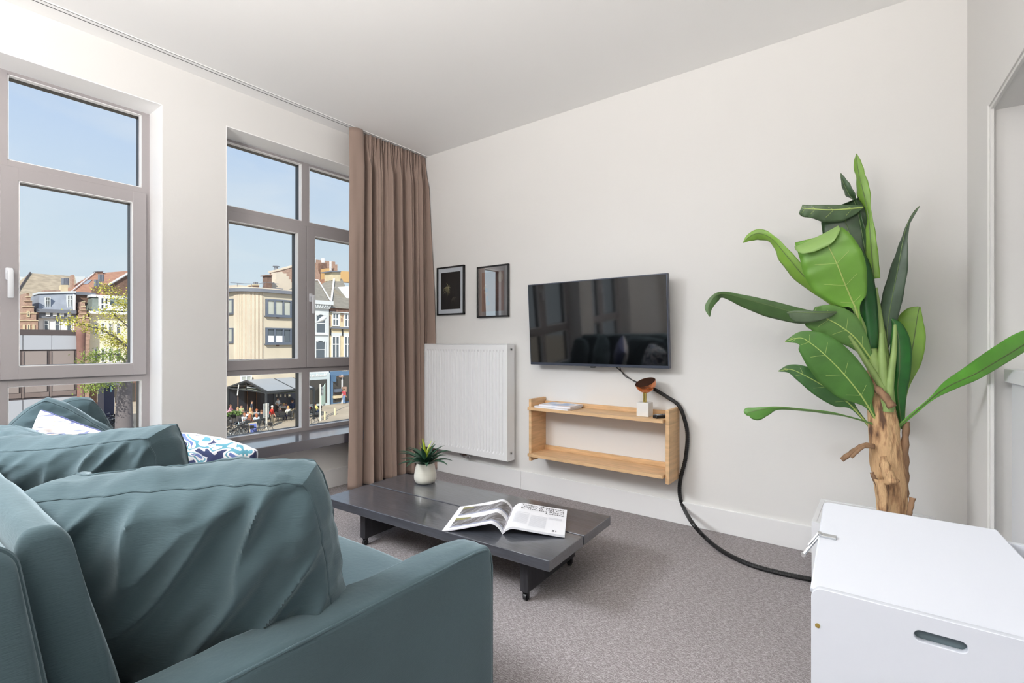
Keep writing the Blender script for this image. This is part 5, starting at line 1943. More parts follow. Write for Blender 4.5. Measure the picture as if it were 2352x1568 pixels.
# ---- glass roofed terrace pavilion
XP = -43.0
pv = thing('terrace_pavilion', 'black framed terrace pavilion with a grey gabled roof', 'pavilion', (-46.6, 23.7, STREET))
PYa, PYb = 21.5, 26.0
ez, rz_ = -3.12, -2.34
xr, xb_ = -46.65, -50.3
def bar(name, a, c, r, par, m_=None, sq=True):
    b = B(); b.tube([a, c], r, 4 if sq else 8); return obj(name, b, m_ or M['dkgrey'], par)
for y in (PYa, PYb):
    for x in (XP, xb_):
        bar('post', (x, y, STREET), (x, y, ez), .10, pv)
bar('eave_beam', (XP, PYa, ez), (XP, PYb, ez), .12, pv); bar('eave_beam', (xb_, PYa, ez), (xb_, PYb, ez), .12, pv)
bar('ridge_beam', (xr, PYa, rz_), (xr, PYb, rz_), .13, pv)
for y in (PYa, (PYa + PYb) / 2 + .35, PYb):
    bar('rafter', (XP, y, ez + .05), (xr, y, rz_ + .05), .10, pv); bar('rafter', (xb_, y, ez + .05), (xr, y, rz_ + .05), .10, pv)
bar('gable_strut', (xr, PYa, rz_), (xr, PYa, ez - .1), .05, pv)
bar('gable_strut', at(549, 879, X=-48.1), at(545, 908, X=-48.1), .05, pv, M['winwhite'])
bar('gable_beam', (XP, PYa, ez - .02), (xb_, PYa, ez - .02), .07, pv)
for (ya, yb) in ((PYa + .12, (PYa + PYb) / 2 + .25), ((PYa + PYb) / 2 + .45, PYb - .12)):
    for (xe, s) in ((XP, 1), (xb_, -1)):
        b = B(); b.prism([(xe, ya, ez + .1), (xr, ya, rz_ + .1), (xr, yb, rz_ + .1), (xe, yb, ez + .1)], (0, 0, .05)); obj('roof_panel', b, M['roofpanel'], pv)
# inner awning and dark back screen
b = B(); b.grid(lambda s, t: Vector((XP - .4 + (xb_ - XP + .8) * s, PYa + .15 + 3.9 * t, ez - .15 - .22 * math.sin(PI * s) * -1 - .15 * t)), 8, 4); aw = obj('awning', b, mat('grey_green_awning', (150, 158, 146), .8), pv); sm_ = aw.modifiers.new('t', 'SOLIDIFY'); sm_.thickness = .02
b = B(); b.box(xb_ - .12, xb_ - .04, PYa, PYb, STREET, ez); obj('back_screen', b, M['cafedark'], pv)
for y in (22.4, 23.3, 24.2, 25.1):
    bar('screen_post', (xb_ + .02, y, STREET), (xb_ + .02, y, ez), .05, pv, M['brickdark'])
b = B(); b.cyl((xr + .8, PYa + .5, ez + .18), (xr - .9, PYa + .5, ez + .2), .06, n=8); obj('heater', b, M['winwhite'], pv)

# ---- people
skinm = [mat('skin_fair', (226, 176, 148), .6), mat('skin_tan', (196, 142, 112), .6)]
hairm = {k: mat('hair_' + k, c, .6) for k, c in dict(blond=(206, 164, 104), brown=(104, 70, 50), dark=(44, 34, 32), grey=(206, 204, 200), auburn=(168, 96, 58)).items()}
_cl = {}
def cloth(c):
    if c not in _cl:
        _cl[c] = mat('cloth_%d_%d_%d' % c, c, .85)
    return _cl[c]


def person_mesh(pose):
    """one skinned body; faces get skin, top, trousers or shoes by the limb they belong to"""
    J = {}
    if pose.startswith('sit'):
        hp_, kn, an, lean_ = .48, (.46, .48), (.46, .08), (-.02 if pose == 'sit' else .10)
        J.update(pelvis=(0, 0, .50), belly=(lean_ * .3, 0, .70), chest=(lean_ * .8, 0, .92), neck=(lean_, 0, 1.07), head0=(lean_ + .02, 0, 1.15), head1=(lean_ + .02, 0, 1.27))
        for s, n_ in ((1, 'l'), (-1, 'r')):
            J['hip' + n_] = (.02, .09 * s, .48); J['knee' + n_] = (.45, .12 * s, .50); J['ank' + n_] = (.44, .12 * s, .09); J['toe' + n_] = (.60, .13 * s, .045)
            J['sh' + n_] = (lean_ * .95, .18 * s, 1.01)
            J['el' + n_] = (lean_ + .06, .25 * s, .76); J['wr' + n_] = (lean_ + .30, .17 * s, .78)
    else:
        walk = .16 if pose == 'walk' else .0
        J.update(pelvis=(0, 0, .95), belly=(.01, 0, 1.12), chest=(.0, 0, 1.34), neck=(0, 0, 1.50), head0=(.02, 0, 1.57), head1=(.02, 0, 1.69))
        for s, n_ in ((1, 'l'), (-1, 'r')):
            w = walk * s
            J['hip' + n_] = (0, .09 * s, .90); J['knee' + n_] = (w * .6 + .03, .10 * s, .50); J['ank' + n_] = (w * 1.2 - .02, .10 * s, .09); J['toe' + n_] = (w * 1.2 + .15, .11 * s, .04)
            J['sh' + n_] = (0, .19 * s, 1.43)
            J['el' + n_] = (-w * .6 - .03, .25 * s, 1.14); J['wr' + n_] = (-w * .7 + .06, .25 * s, .90)
            if pose == 'carry':
                J['wr' + n_] = (.26, .18 * s, 1.14)
    R = dict(pelvis=.125, belly=.12, chest=.14, neck=.055, head0=.085, head1=.095)
    for n_ in 'lr':
        R.update({'hip' + n_: .085, 'knee' + n_: .062, 'ank' + n_: .04, 'toe' + n_: .035, 'sh' + n_: .062, 'el' + n_: .045, 'wr' + n_: .03})
    names = list(J)
    ed = [('pelvis', 'belly'), ('belly', 'chest'), ('chest', 'neck'), ('neck', 'head0'), ('head0', 'head1')]
    for n_ in 'lr':
        ed += [('pelvis', 'hip' + n_), ('hip' + n_, 'knee' + n_), ('knee' + n_, 'ank' + n_), ('ank' + n_, 'toe' + n_), ('chest', 'sh' + n_), ('sh' + n_, 'el' + n_), ('el' + n_, 'wr' + n_)]
    me = bpy.data.meshes.new('sk')
    me.from_pydata([J[k] for k in names], [(names.index(a), names.index(c)) for a, c in ed], [])
    o = bpy.data.objects.new('sk', me); COL.objects.link(o)
    m_ = o.modifiers.new('skin', 'SKIN')
    sv = me.skin_vertices[0].data if me.skin_vertices else None
    if sv is None:
        return None
    for i, k in enumerate(names):
        sv[i].radius = (R[k], R[k]); sv[i].use_root = (k == 'pelvis')
    o.modifiers.new('sub', 'SUBSURF').levels = 1
    dg = bpy.context.evaluated_depsgraph_get()
    out = bpy.data.meshes.new_from_object(o.evaluated_get(dg))
    bpy.data.objects.remove(o)
    bm = bmesh.new(); bm.from_mesh(out)
    # hands with fingers, nose, ears
    bb_ = B(); bb_.bm.free(); bb_.bm = bm
    nb = len(bm.faces)
    for n_, s in (('l', 1), ('r', -1)):
        wv, evv = Vector(J['wr' + n_]), Vector(J['el' + n_])
        d = (wv - evv).normalized(); sd = Vector((0, 1, 0)); up = d.cross(sd).normalized()
        pe = wv + d * .085
        bb_.tube([wv - d * .01, wv + d * .045, pe], [.026, .036, .03], 6)
        for f_, ln in ((-.024, .06), (-.008, .075), (.008, .07), (.024, .055)):
            p0 = pe - d * .01 + sd * f_
            bb_.tube([p0, p0 + d * ln * .55 + up * .004, p0 + d * ln * .95 + up * -.012], [.0085, .0078, .006], 5)
        p0 = wv + d * .03 - sd * .03 * s
        bb_.tube([p0, p0 + d * .035 - sd * .022 * s, p0 + d * .065 - sd * .022 * s], [.011, .009, .007], 5)
    hx = J['head1']; hc = Vector((hx[0], 0, (J['head0'][2] + hx[2]) / 2 + .01))
    bb_.tube([hc + Vector((.085, 0, .02)), hc + Vector((.118, 0, -.018)), hc + Vector((.09, 0, -.03))], [.012, .018, .012], 6)
    for s in (1, -1):
        bb_.tube([hc + Vector((0, .088 * s, .025)), hc + Vector((-.008, .10 * s, 0)), hc + Vector((.005, .088 * s, -.03))], [.012, .02, .01], 6)
    nsk = len(bm.faces)
    for s in (1, -1):
        bb_.cyl(hc + Vector((.082, .034 * s, .012)), hc + Vector((.095, .034 * s, .012)), .011, n=6)
    ne = len(bm.faces)
    bb_.tube([hc + Vector((.084, -.03, -.062)), hc + Vector((.098, 0, -.064)), hc + Vector((.084, .03, -.062))], .007, 5)
    bm.faces.ensure_lookup_table()
    segs = [(Vector(J[a]), Vector(J[c]), a, c) for a, c in ed]
    for i, f_ in enumerate(bm.faces):
        f_.smooth = True
        if i >= nb:
            f_.material_index = 0 if i < nsk else (3 if i < ne else 4)
            continue
        c = f_.calc_center_median()
        best, bd = None, 1e9
        for a, e_, na, nc in segs:
            t = max(0, min(1, (c - a).dot(e_ - a) / max(1e-9, (e_ - a).length_squared)))
            d_ = (c - (a + (e_ - a) * t)).length
            if d_ < bd:
                bd, best = d_, (na, nc, t)
        na, nc, t = best
        if nc.startswith('head') or (nc == 'neck' and t > .8) or (nc.startswith('wr') and t > .35):
            mi = 0
        elif nc[:3] in ('kne', 'ank', 'hip'):
            mi = 2
        elif nc.startswith('toe'):
            mi = 3
        else:
            mi = 1
        f_.material_index = mi
    bm.to_mesh(out); bm.free()
    return out, hc


def hair_mesh(hc, long_):
    b = B()
    def fn(s, t):
        a = s * 2 * PI
        el_ = PI / 2 - t * (PI * .58)
        back = .5 - .5 * math.cos(a)
        r = .112
        z = r * math.sin(el_) * 1.12
        if long_ and back > .35:
            z -= .20 * t ** 2 * back
        elif back < .4:
            z = max(z, .035)
        return hc + Vector((-.012 + r * math.cos(el_) * math.cos(a) * 1.02, r * math.cos(el_) * math.sin(a) * (1.0), z + .028))
    b.grid(fn, 20, 8, wrap=True)
    return mesh_of(b, 'hair', True, 180)


bpy.context.view_layer.update()
protos = {}
for k in ('sit', 'sitlean', 'stand', 'walk', 'carry'):
    me_, hc_ = person_mesh(k)
    protos[k] = (me_, hc_, hair_mesh(hc_, False), hair_mesh(hc_, True))
mouth = mat('lip_red', (170, 84, 78), .5)


def person(lbl, pose, pos, rz, top, legs, hair, long_=False, skin=0, scale=1.0, group='people on the terrace'):
    me_, hc_, hs, hl = protos[pose]
    r = bpy.data.objects.new('person', me_.copy() if False else me_)
    COL.objects.link(r)
    tag(r, lbl, 'person', group)
    if not me_.materials:
        for _ in range(5):
            me_.materials.append(skinm[0])
    for i, m_ in enumerate((skinm[skin], cloth(top), cloth(legs), cloth((52, 44, 42)), mouth)):
        r.material_slots[i].link = 'OBJECT'; r.material_slots[i].material = m_
    r.location = pos; r.rotation_euler = (0, 0, rz); r.scale = (scale,) * 3
    hm = hl if long_ else hs
    if not hm.materials:
        hm.materials.append(hairm['dark'])
    h = bpy.data.objects.new('hair', hm); COL.objects.link(h)
    h.parent = r
    h.material_slots[0].link = 'OBJECT'; h.material_slots[0].material = hairm[hair]
    return r


# café chair and table
chp = thing('cafe_chair', 'black café chair on the sunny terrace', 'chair', (0, 0, 0), 0, 'black café chairs on the terrace')
b = B(); b.box(-.22, .22, -.22, .22, .43, .47, .01); obj('seat', b, M['dkgrey'], chp)
b = B(); b.prism([(-.20, -.21, .56), (-.20, .21, .56), (-.26, .21, .90), (-.26, -.21, .90)], (-.025, 0, 0)); obj('backrest', b, M['dkgrey'], chp)
for x in (-.2, .2):
    for y in (-.2, .2):
        b = B(); b.cyl((x, y, 0), (x * (1.0), y, .44 if x > 0 else .58), .015, n=6); obj('leg', b, M['dkgrey'], chp)
for s in (-1, 1):
    b = B(); b.tube([(-.22, .22 * s, .68), (.16, .23 * s, .66), (.2, .2 * s, .45)], .014, 6); obj('armrest', b, M['dkgrey'], chp)
tbp = thing('cafe_table', 'small square café table on the sunny terrace', 'table', (0, 0, 0), 0, 'café tables on the terrace')
b = B(); b.box(-.35, .35, -.35, .35, .71, .74, .006); obj('tabletop', b, mat('pale_tabletop', (206, 196, 180), .4), tbp)
b = B(); b.cyl((0, 0, .02), (0, 0, .71), .03, n=10); obj('column', b, M['dkgrey'], tbp)
b = B(); b.cyl((0, 0, 0), (0, 0, .03), .22, .2, n=16); obj('foot', b, M['dkgrey'], tbp)
first = {'c': True, 't': True}


def put(kind, pos, rz, group=None):
    pr = chp if kind == 'c' else tbp
    if first[kind]:
        first[kind] = False
        pr.location = pos; pr.rotation_euler = (0, 0, rz)
        return pr
    return dup(pr, pos, rz)


def seat_at(px, py):
    q = at(px, py, Z=STREET + 1.24)
    return Vector((q.x, q.y, STREET))


def stand_at(px, py, h=1.66):
    q = at(px, py, Z=STREET + h)
    return Vector((q.x, q.y, STREET))


WH, LIL, OLV, BLU, GRY, TAN_, NVY, LBL, BRN, PUR, YEL = (232, 232, 230), (190, 186, 220), (170, 172, 130), (120, 150, 190), (150, 156, 164), (196, 170, 136), (54, 66, 98), (150, 190, 216), (126, 82, 64), (140, 100, 126), (236, 228, 140)
JN, DK, KH = (70, 86, 120), (48, 46, 52), (196, 180, 150)
people = [
    ('woman with blond hair in a lilac white shirt beside the flower planter', 'sit', 546, 938, 0.2, LIL, JN, 'blond', True),
    ('seated person in an olive top in the pavilion shade behind the lilac shirt', 'sit', 554, 932, -.6, OLV, DK, 'dark', False),
    ('seated woman with blond hair in a cream top at the middle of the terrace', 'sit', 575, 939, 2.6, (226, 214, 190), JN, 'blond', True),
    ('seated person in a tan jacket right of the cream top', 'sitlean', 581, 942, 3.4, TAN_, DK, 'brown', False),
    ('seated person with auburn hair in white, near the white shopping bags', 'sitlean', 559, 951, .3, WH, (120, 130, 128), 'auburn', False),
    ('seated person in a white sleeveless top facing the brown haired woman', 'sit', 569, 945, 2.4, WH, KH, 'dark', False),
    ('seated woman with long auburn hair and a brown top, back to us', 'sit', 573.5, 954, 2.2, BRN, JN, 'auburn', True),
    ('seated person in a striped grey top left of the road sign', 'sitlean', 590, 942, 2.8, GRY, DK, 'auburn', False),
    ('seated woman in white and pale blue, just left of the road sign', 'sit', 589, 952, 3.0, (214, 226, 236), (120, 176, 190), 'auburn', True),
    ('seated person in a dark top half behind the road sign', 'sit', 601, 944, 2.7, DK, DK, 'brown', False),
    ('seated person in black with grey hair, right of the red jacket', 'sitlean', 645, 935, 3.4, (60, 54, 62), DK, 'grey', False),
    ('seated person in a white blouse in the row behind, near the pavilion post', 'sit', 651.6, 928, 2.6, WH, JN, 'blond', False),
    ('seated person in white with a fair head at the terrace front', 'sit', 661.5, 935, 3.2, (236, 238, 226), (60, 60, 90), 'blond', False),
    ('seated person in a purple top at the back of the terrace', 'sit', 657.5, 926, 3.0, PUR, DK, 'dark', False),
    ('seated person in a red top at the left edge of the right hand pane', 'sit', 707, 930, 2.9, (196, 70, 66), (150, 100, 90), 'brown', False),
    ('seated person in a yellow shirt and jeans in the right hand pane', 'sit', 724.5, 927, 2.0, YEL, JN, 'dark', False),
    ('seated person in pink behind the flower planter', 'sit', 530, 931, .6, (224, 150, 170), DK, 'brown', False),
]
tables = []
CHAIR_OF = ['lilac shirted woman by the flower planter', 'person in the olive top', 'blond woman in the cream top', 'person in the tan jacket', 'auburn haired person in white near the bags',
            'person in the white sleeveless top', 'auburn haired woman in the brown top', 'person in the striped grey top', 'woman in white and pale blue', 'dark topped person behind the road sign',
            'grey haired person in black', 'person in the white blouse', 'fair headed person in white at the front', 'person in the purple top', 'person in the red top',
            'person in the yellow shirt', 'person in pink behind the planter']
TABLE_AT = ['beside the lilac shirted woman', 'in front of the brown topped woman', 'behind the woman in white and pale blue', 'just left of the road sign', 'before the grey haired person in black',
            'at the right end of the front row', 'before the person in the white blouse', 'beside the person in the yellow shirt']
CHAIR_AT = ['just right of the red jacket legs', 'second to the right of the red jacket', 'third to the right of the red jacket', 'at the front, fourth right of the red jacket',
            'last one before the window mullion, right of the red jacket', 'just behind the road sign post', 'standing empty right of the yellow shirt', 'standing empty in front of the red top']
for lbl, pose, px, py, rz, top, legs, hr, lg in people:
    p0 = seat_at(px, py)
    rz2 = rz - .0
    person(lbl, pose, p0, rz2, top, legs, hr, lg, skin=rnd.randint(0, 1))
    d = Vector((math.cos(rz2), math.sin(rz2), 0))
    c_ = put('c', p0 - d * .02, rz2)
    c_['label'] = 'black café chair under the ' + CHAIR_OF[len(tables)]
    tables.append(c_)
for px, py in ((552, 946), (565, 952), (582, 951), (596, 949), (650, 938), (668, 938), (655, 930), (716, 931)):
    q = at(px, py, Z=STREET + .74); t_ = put('t', Vector((q.x, q.y, STREET)), .2)
    t_['label'] = 'small square café table ' + TABLE_AT.pop(0)
for px, py, rz in ((616, 955, 2.6), (633, 951, 2.9), (646, 950, 3.0), (662, 946, 2.8), (676, 944, 3.0), (603, 958, 2.5), (733, 935, 2.8), (712, 938, 2.6)):
    q = at(px, py, Z=STREET + .7); c_ = put('c', Vector((q.x, q.y, STREET)), rz)
    c_['label'] = 'black café chair ' + CHAIR_AT.pop(0)
person('grey haired person in a red jacket and beige trousers walking past the terrace', 'walk', stand_at(625, 934), 1.4, (222, 62, 50), KH, 'grey')
person('waiter in a white shirt and dark apron standing at the pavilion front', 'carry', stand_at(638, 915), 0.2, WH, (40, 40, 56), 'dark')
person('person in a navy shirt standing at the right of the pavilion', 'stand', stand_at(671.5, 921), 2.6, NVY, KH, 'brown')
person('person in a grey blue top standing in the pavilion shade', 'stand', stand_at(578, 922), 1.0, (96, 108, 130), DK, 'dark')
person('person in a light blue top walking beside the tree trunk', 'walk', stand_at(291.5, 925), 1.2, (112, 186, 210), KH, 'grey', group='people on the square')
person('person in a red and blue outfit by the blue shop', 'stand', stand_at(790, 895), 2.0, (190, 80, 90), BLU, 'brown', group='people on the square')


# ---- bicycles
bk = thing('bicycle', 'bicycle parked in the row at the bottom of the window', 'bicycle', (0, 0, 0), 0, 'bicycles parked on the square')
for x in (-.52, .52):
    b = B(); b.tube([(x + .33 * math.cos(a * PI / 14), 0, .34 + .33 * math.sin(a * PI / 14)) for a in range(28)], .017, 5, closed=True); w_ = obj('wheel', b, M['black'], bk)
    b = B()
    for a in range(10):
        b.cyl((x, 0, .34), (x + .32 * math.cos(a * PI / 5), 0, .34 + .32 * math.sin(a * PI / 5)), .003, n=3, caps=False)
    b.cyl((x, -.03, .34), (x, .03, .34), .025, n=8)
    obj('spokes', b, M['steel'], w_, kind='stuff')
b = B()
S_, P_, H_, R_, F_ = (-.15, 0, .82), (-.05, 0, .33), (.36, 0, .86), (-.52, 0, .34), (.52, 0, .34)
for a, c in ((S_, P_), (P_, (.38, 0, .70)), ((-.13, 0, .75), (.37, 0, .80)), (P_, R_), ((-.13, 0, .72), R_), (H_, F_)):
    b.cyl(a, c, .018, n=7)
b.cyl(S_, (-.18, 0, .92), .014, n=6); b.cyl(H_, (.33, 0, 1.0), .014, n=6)
obj('frame', b, M['dkgrey'], bk)
b = B(); b.tube([(.22, -.28, 1.03), (.34, -.16, 1.02), (.34, .16, 1.02), (.22, .28, 1.03)], .013, 6); obj('handlebar', b, M['steel'], bk)
b = B(); b.box(-.30, -.06, -.07, .07, .91, .95, .02); obj('saddle', b, M['black'], bk)
b = B(); b.cyl((-.05, -.04, .33), (-.05, .04, .33), .09, n=14); b.cyl((-.05, -.07, .33), (.08, -.07, .25), .01, n=5); b.cyl((-.05, .07, .33), (-.18, .07, .41), .01, n=5); obj('crank', b, M['steel'], bk)
b = B(); b.box(-.78, -.40, -.08, .08, .70, .72); b.box(.50, .80, -.15, .15, .72, .95, .02); obj('carrier', b, M['blackrub'], bk)
bikes = [(520, 982, 1.2), (529, 989, .9), (538, 992, 1.3), (547, 988, 1.0), (556, 992, 1.15), (536, 984, .8), (600, 985, 1.2), (709, 965, 1.4), (518, 966, 1.7), (524, 955, 1.9),
         (238, 975, 1.2), (246, 978, 1.0), (253, 976, 1.3), (260, 979, 1.1), (267, 976, 1.25), (249, 968, .9), (240, 963, 1.1), (258, 986, 1.0), (270, 986, 1.3), (277, 982, 1.2)]
first_b = True
for px, py, rz in bikes:
    q = at(px, py, Z=STREET + .5)
    left = px < 400
    lb = 'bicycle parked in the jumble seen through the left window, by the tree trunk' if left else 'bicycle parked in the row at the bottom of the right window'
    gp = 'bicycles by the tree' if left else 'bicycles before the terrace'
    loc_ = Vector((q.x, q.y, STREET))
    if first_b:
        bk.location = loc_; bk.rotation_euler = (0, 0, rz); bk['label'] = lb; bk['group'] = gp; first_b = False
    else:
        dup(bk, loc_, rz, lb, gp)


# ---- planters, signs, bollards
def foliage(name, c, rx, ry, rz_, n_, sz, m_, par, seed=1, kind='stuff'):
    R_ = random.Random(seed)
    b = B()
    for _ in range(n_):
        d = Vector((R_.gauss(0, 1), R_.gauss(0, 1), R_.gauss(0, 1))).normalized() * R_.random() ** .4
        p_ = Vector(c) + Vector((d.x * rx, d.y * ry, d.z * rz_))
        a = Vector((R_.gauss(0, 1), R_.gauss(0, 1), R_.gauss(0, 1))).normalized(); e_ = a.orthogonal().normalized()
        s = sz * R_.uniform(.6, 1.3)
        v = [b.bm.verts.new(p_ + a * s), b.bm.verts.new(p_ + e_ * s * .5), b.bm.verts.new(p_ - a * s), b.bm.verts.new(p_ - e_ * s * .5)]
        b.bm.faces.new(v)
    return obj(name, b, m_, par, kind=kind)


M['hedge'] = mat('planter_green', (112, 140, 74), .8)
M['yleaf'] = mat('yellow_green_leaf', (190, 186, 84), .7)
M['yleaf2'] = mat('mid_green_leaf', (130, 150, 66), .7)
M['trunkg'] = mat('grey_tree_bark', (112, 106, 108), .95, bump_s=3, bump_a=.6)
q = at(533, 962, Z=STREET + .5)
pt_ = thing('flower_planter', 'dark wooden planter box with green shrubs and pink flowers left of the terrace', 'planter', (q.x, q.y, STREET), .1)
b = B(); b.box(q.x - .5, q.x + .5, q.y - .95, q.y + .75, STREET + .02, STREET + .78, .02); obj('box', b, mat('dark_planter', (66, 64, 66), .8), pt_)
for i in range(7):
    yy = q.y - .88 + i * .24
    b = B(); b.box(q.x + .5, q.x + .53, yy, yy + .2, STREET + .04, STREET + .76); obj('slat', b, mat('planter_slat', (86, 82, 80), .8) if i == 0 else bpy.data.materials['planter_slat'], pt_)
foliage('foliage', (q.x, q.y - .05, STREET + .95), .5, .95, .26, 800, .09, M['hedge'], pt_, 3)
foliage('flowers', (q.x, q.y - .5, STREET + 1.22), .35, .5, .14, 120, .07, mat('pink_petals', (244, 190, 204), .8), pt_, 5)


def sign_post(lbl, px, ybase, ytop, plate_px, m_, w):
    q0 = at(px, ybase, Z=STREET)
    f_ = (q0 - EYE)
    t = thing('road_sign', lbl, 'sign', q0)
    zt_ = at(px, ytop, X=q0.x).z
    b = B(); b.cyl(q0, (q0.x, q0.y, zt_), w, n=10); obj('post', b, mat('pale_post', (220, 216, 206), .5) if 'pale_post' not in bpy.data.materials else bpy.data.materials['pale_post'], t)
    for (a0, a1, c0, c1) in plate_px:
        p0, p1 = at(a0, c0, X=q0.x - .12), at(a1, c1, X=q0.x - .12)
        b = B(); b.box(q0.x - .14, q0.x - .10, p0.y, p1.y, p1.z, p0.z, .015); pl_ = obj('plate', b, m_, t)
        b = B()
        for zz in (p0.z - .2, p1.z + .2):
            b.box(q0.x - .11, q0.x - .04, p0.y + .05, p1.y - .05, zz - .03, zz + .03)
        obj('bracket', b, M['steel'], pl_)
    return t


gsign = mat('grey_sign_back', (150, 156, 158), .5)
sign_post('grey back of a tall double road sign on a post before the terrace', 612, 985, 926, [(604, 618, 927, 958)], gsign, .07)
sign_post('slim white post with a small grey parking sign in the right hand pane', 735.5, 966, 882, [(737, 743, 888, 908)], gsign, .07)
for (px, yb, yt, lb) in ((746, 964, 944, 'pale bollard at the kerb, nearer one in the right hand pane'), (769, 953, 936, 'pale bollard at the kerb, farther one in the right hand pane')):
    q0 = at(px, yb, Z=STREET)
    zt_ = at(px, yt, X=q0.x).z
    b = B(); b.lathe([(0, 0), (.08, 0), (.08, zt_ - STREET - .1), (.065, zt_ - STREET - .02), (0, zt_ - STREET)], q0, 14)
    t = obj('bollard', b, mat('bollard_cream', (236, 220, 178), .7) if 'bollard_cream' not in bpy.data.materials else bpy.data.materials['bollard_cream'], smooth=True, label=lb, cat='bollard', group='kerb bollards')
# A board
q0 = at(580, 992, Z=STREET + .3)
ab = thing('sandwich_board', 'blue sandwich board with a wooden frame beside the parked bicycles', 'sign', (q0.x, q0.y, STREET))
for s in (1, -1):
    b = B(); m_ = Matrix.Translation((q0.x, q0.y, STREET)) @ Matrix.Rotation(math.radians(-10 * s), 4, 'Y')
    b.box(.22 * s - .02, .22 * s + .02, -.30, .30, .0, 1.0, m=m_); fr_ = obj('board_frame', b, M['sand'], ab)
    b = B(); b.box(.22 * s - .03, .22 * s + .03, -.25, .25, .08, .94, m=m_); obj('board_face', b, mat('chalk_blue', (110, 126, 196), .7) if 'chalk_blue' not in bpy.data.materials else bpy.data.materials['chalk_blue'], fr_)
# shopping bags
for i, (px, m_, lb) in enumerate(((550, (200, 228, 236), 'pale blue paper carrier bag on the ground by the terrace'), (556, (240, 238, 234), 'white paper carrier bag on the ground by the terrace'))):
    q0 = at(px, 975, Z=STREET + .25)
    t = thing('shopping_bag', lb, 'bag', (q0.x, q0.y, STREET))
    b = B(); b.prism([(q0.x - .10, q0.y - .16, STREET), (q0.x + .10, q0.y - .16, STREET), (q0.x + .08, q0.y - .18, STREET + .46), (q0.x - .08, q0.y - .18, STREET + .46)], (0, .34, 0)); obj('bag', b, cloth(m_), t)
    b = B(); b.tube([(q0.x + .08, q0.y - .08, STREET + .45), (q0.x + .08, q0.y, STREET + .62), (q0.x + .08, q0.y + .08, STREET + .45)], .01, 5); obj('handle', b, cloth((200, 60, 60)), t)
# street lamp arm in front of the grey white house
q0 = at(741, 732, X=-40); 
sl = thing('street_lamp', 'pale street lamp head on a thin arm before the grey white house', 'street lamp', (q0.x, q0.y, q0.z))
b = B(); b.lathe([(0.001, -.45), (.10, -.40), (.17, -.2), (.2, .05), (.14, .32), (.05, .48), (.001, .5)], n=14, m=Matrix.Translation(q0) @ Matrix.Rotation(math.radians(-62), 4, 'X')); obj('lamp_head', b, M['greywhite'], sl, smooth=True)
b = B(); b.tube([at(735, 736, X=-40), at(722, 742, X=-40), at(712, 760, X=-40), at(708, 850, X=-40), Vector((-40, at(708, 850, X=-40).y, STREET))], .06, 8); obj('pole', b, M['greywhite'], sl, smooth=True)

# ================================================================== LEFT WINDOW: low block, row houses, tree, kiosk
XL = -42.0
ly0, ly1 = at(-40, 800, X=XL).y, at(179, 800, X=XL).y
lzt = at(110, 758, X=XL).z
lb_ = bld('building', 'low modern building with white cladding panels and taupe window screens', XL, ly0, ly1, STREET, lzt, 9, M['darkbrown'])
q = pxr(0, 100, 758, 769, XL)
b = B(); b.box(XL - 9.2, XL + .12, ly0, ly1 + .1, q[2], lzt + .02); obj('fascia', b, M['darkbrown'], lb_)
zA, zB = at(110, 769, X=XL).z, at(110, 803, X=XL).z
zC, zD = at(110, 914, X=XL).z, at(110, 970, X=XL).z
edges_ = [at(x, 790, X=XL).y for x in (-14, 52, 118.5, 177.5)]
for a, c in zip(edges_, edges_[1:]):
    for z1_, z0_ in ((zA, zB), (zC, zD)):
        b = B(); b.box(XL, XL + .10, a + .015, c - .015, z0_ + .01, z1_ - .01, .01); obj('cladding_panel', b, M['panelwhite'], lb_)
zb1 = zB - .08
scr = [at(x, 840, X=XL).y for x in (-10, 48, 112, 174)]
for a, c in zip(scr, scr[1:]):
    b = B(); b.box(XL, XL + .05, a + .12, c - .10, zC + .42, zb1); f_ = obj('screen', b, M['taupeblind'], lb_)
    b = B(); b.box(XL, XL + .10, a + .04, a + .12, zC + .1, zb1); b.box(XL, XL + .07, a + .12, c, zC + .12, zC + .4); obj('window_rail', b, mat('taupe_rail', (126, 112, 108), .6) if 'taupe_rail' not in bpy.data.materials else bpy.data.materials['taupe_rail'], f_)
# round brown column with a flared top at its corner
qc = at(186, 800, X=XL + .3)
zt_ = at(186, 758, X=XL + .3).z
b = B(); b.lathe([(0, 0), (.20, 0), (.20, zt_ - STREET - 2.6), (.235, zt_ - STREET - .45), (.26, zt_ - STREET - .4), (.26, zt_ - STREET - .08), (.24, zt_ - STREET), (0, zt_ - STREET)], (qc.x, qc.y, STREET), 20)
obj('column', b, M['colbrown'], lb_, smooth=True)

# far row of houses
XF_ = -74.0
def house(name_lbl, X, x0, x1, ytop, m_, depth=9):
    q = pxr(x0, x1, ytop, ytop + 60, X)
    return bld('building', name_lbl, X, q[0], q[1], STREET, at((x0 + x1) / 2, ytop, X=X).z, depth, m_)


